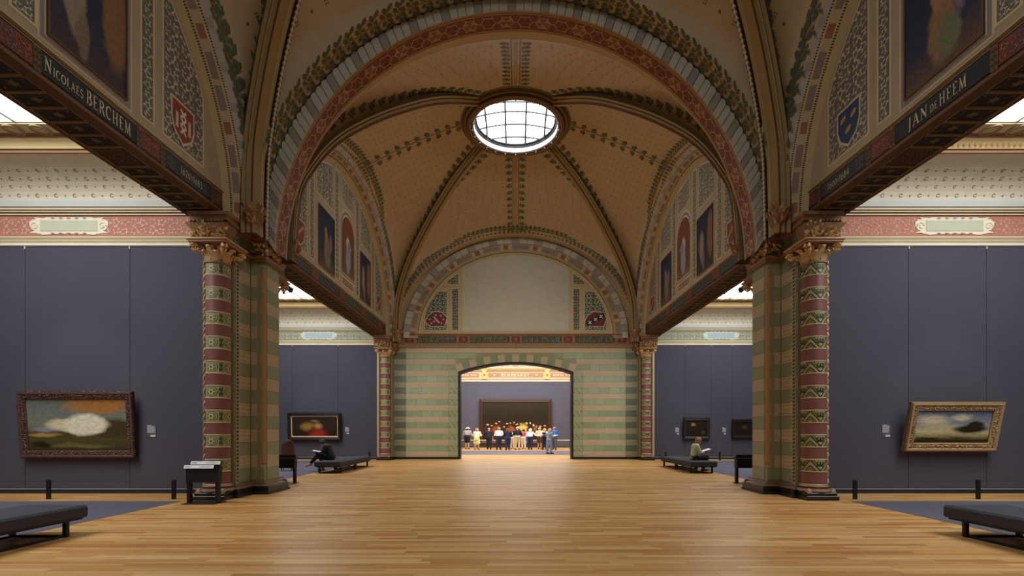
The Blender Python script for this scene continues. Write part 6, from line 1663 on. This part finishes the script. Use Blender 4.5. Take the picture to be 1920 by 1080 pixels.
# ------------------------------------------------------------------ spotlights trained on the pictures
def spot(x, y, z, tx, ty, tz, e, label, ang=.5, zc=8.3):
    t = thing('spotlight', label, 'lamp', (x, y, z)); L0 = (x, y, z)
    d = (Vector((tx, ty, tz))-Vector((x, y, z))).normalized(); q = d.to_track_quat('-Z', 'Y')
    m = MB('#2b2b2e'); m.lathe([(.0, .1), (.05, .1), (.055, -.06), (.05, -.07), (.045, -.02), (0, -.02)], 16, (0, 0)); m.v = [tuple(q @ Vector(v)) for v in m.v]; link('housing', m.data('housing', metal_black, True), t, L0)
    m = MB('#2b2b2e'); m.tube([(0, 0, 0), (0, 0, zc-z)], .012, 6); link('stem', m.data('stem', metal_black), t, L0)
    l = bpy.data.lights.new('spotlight', 'SPOT'); l.energy = e; l.spot_size = ang; l.spot_blend = .6; l.shadow_soft_size = .05; l.color = (1, .86, .68)
    o = bpy.data.objects.new('bulb', l); C.objects.link(o); o.parent = t; o.rotation_euler = q.to_euler(); o.location = d*.08
SP = 260
spot(-10.9, 8.6, 8.05, -10.9, 12.2, 1.7, SP, 'black ceiling spotlight aimed at the carved red-brown frame', .62)
spot(10.8, 8.6, 8.05, 10.8, 12.2, 1.7, SP*.8, 'black ceiling spotlight aimed at the gold-framed landscape', .55)
spot(-10.9, 22.8, 8.05, -10.9, 26.4, 1.8, SP*.8, 'black ceiling spotlight aimed at the far left picture', .55)
spot(9.8, 22.8, 8.05, 9.8, 26.4, 1.7, SP*.6, 'black ceiling spotlight aimed at the smaller far right picture', .4)
for sg in (-1, 1): spot(sg*7.4, 38.0, 8.3, sg*1.2, 43.9, 2.2, SP*2, ('left' if sg < 0 else 'right')+' ceiling spotlight aimed at the huge dark canvas', .6, 8.6)
# floodlights clamped behind the pier capitals, washing the end wall and the vault
def flood(x, y, z, tgt, e, ang, label, col=(1, .95, .88)):
    t = thing('floodlight', label, 'lamp', (x, y, z)); L0 = (x, y, z)
    d = (Vector(tgt)-Vector(L0)).normalized(); q = d.to_track_quat('-Z', 'Y')
    m = MB('#2b2b2e'); m.lathe([(.0, .08), (.07, .07), (.085, -.06), (.08, -.07), (.07, -.02), (0, -.02)], 16, (0, 0)); m.v = [tuple(q @ Vector(v)) for v in m.v]; link('housing', m.data('housing', metal_black, True), t, L0)
    sg = 1 if x > 0 else -1
    m = MB('#2b2b2e'); m.tube([(0, 0, 0), (sg*.1, -.02, -.02), (sg*.2, -.12, .0)], .015, 6); link('bracket', m.data('bracket', metal_black), t, L0)
    l = bpy.data.lights.new('floodlight', 'SPOT'); l.energy = e; l.spot_size = ang; l.spot_blend = .8; l.shadow_soft_size = .07; l.color = col
    o = bpy.data.objects.new('bulb', l); C.objects.link(o); o.parent = t; o.rotation_euler = q.to_euler(); o.location = d*.09
for sg, nm in ((-1, 'left'), (1, 'right')):
    flood(sg*6.72, 14.42, 5.78, (sg*1.5, 26.5, 2.2), 900, 1.25, f'small floodlight behind the {nm} pier capital aimed at the end wall')
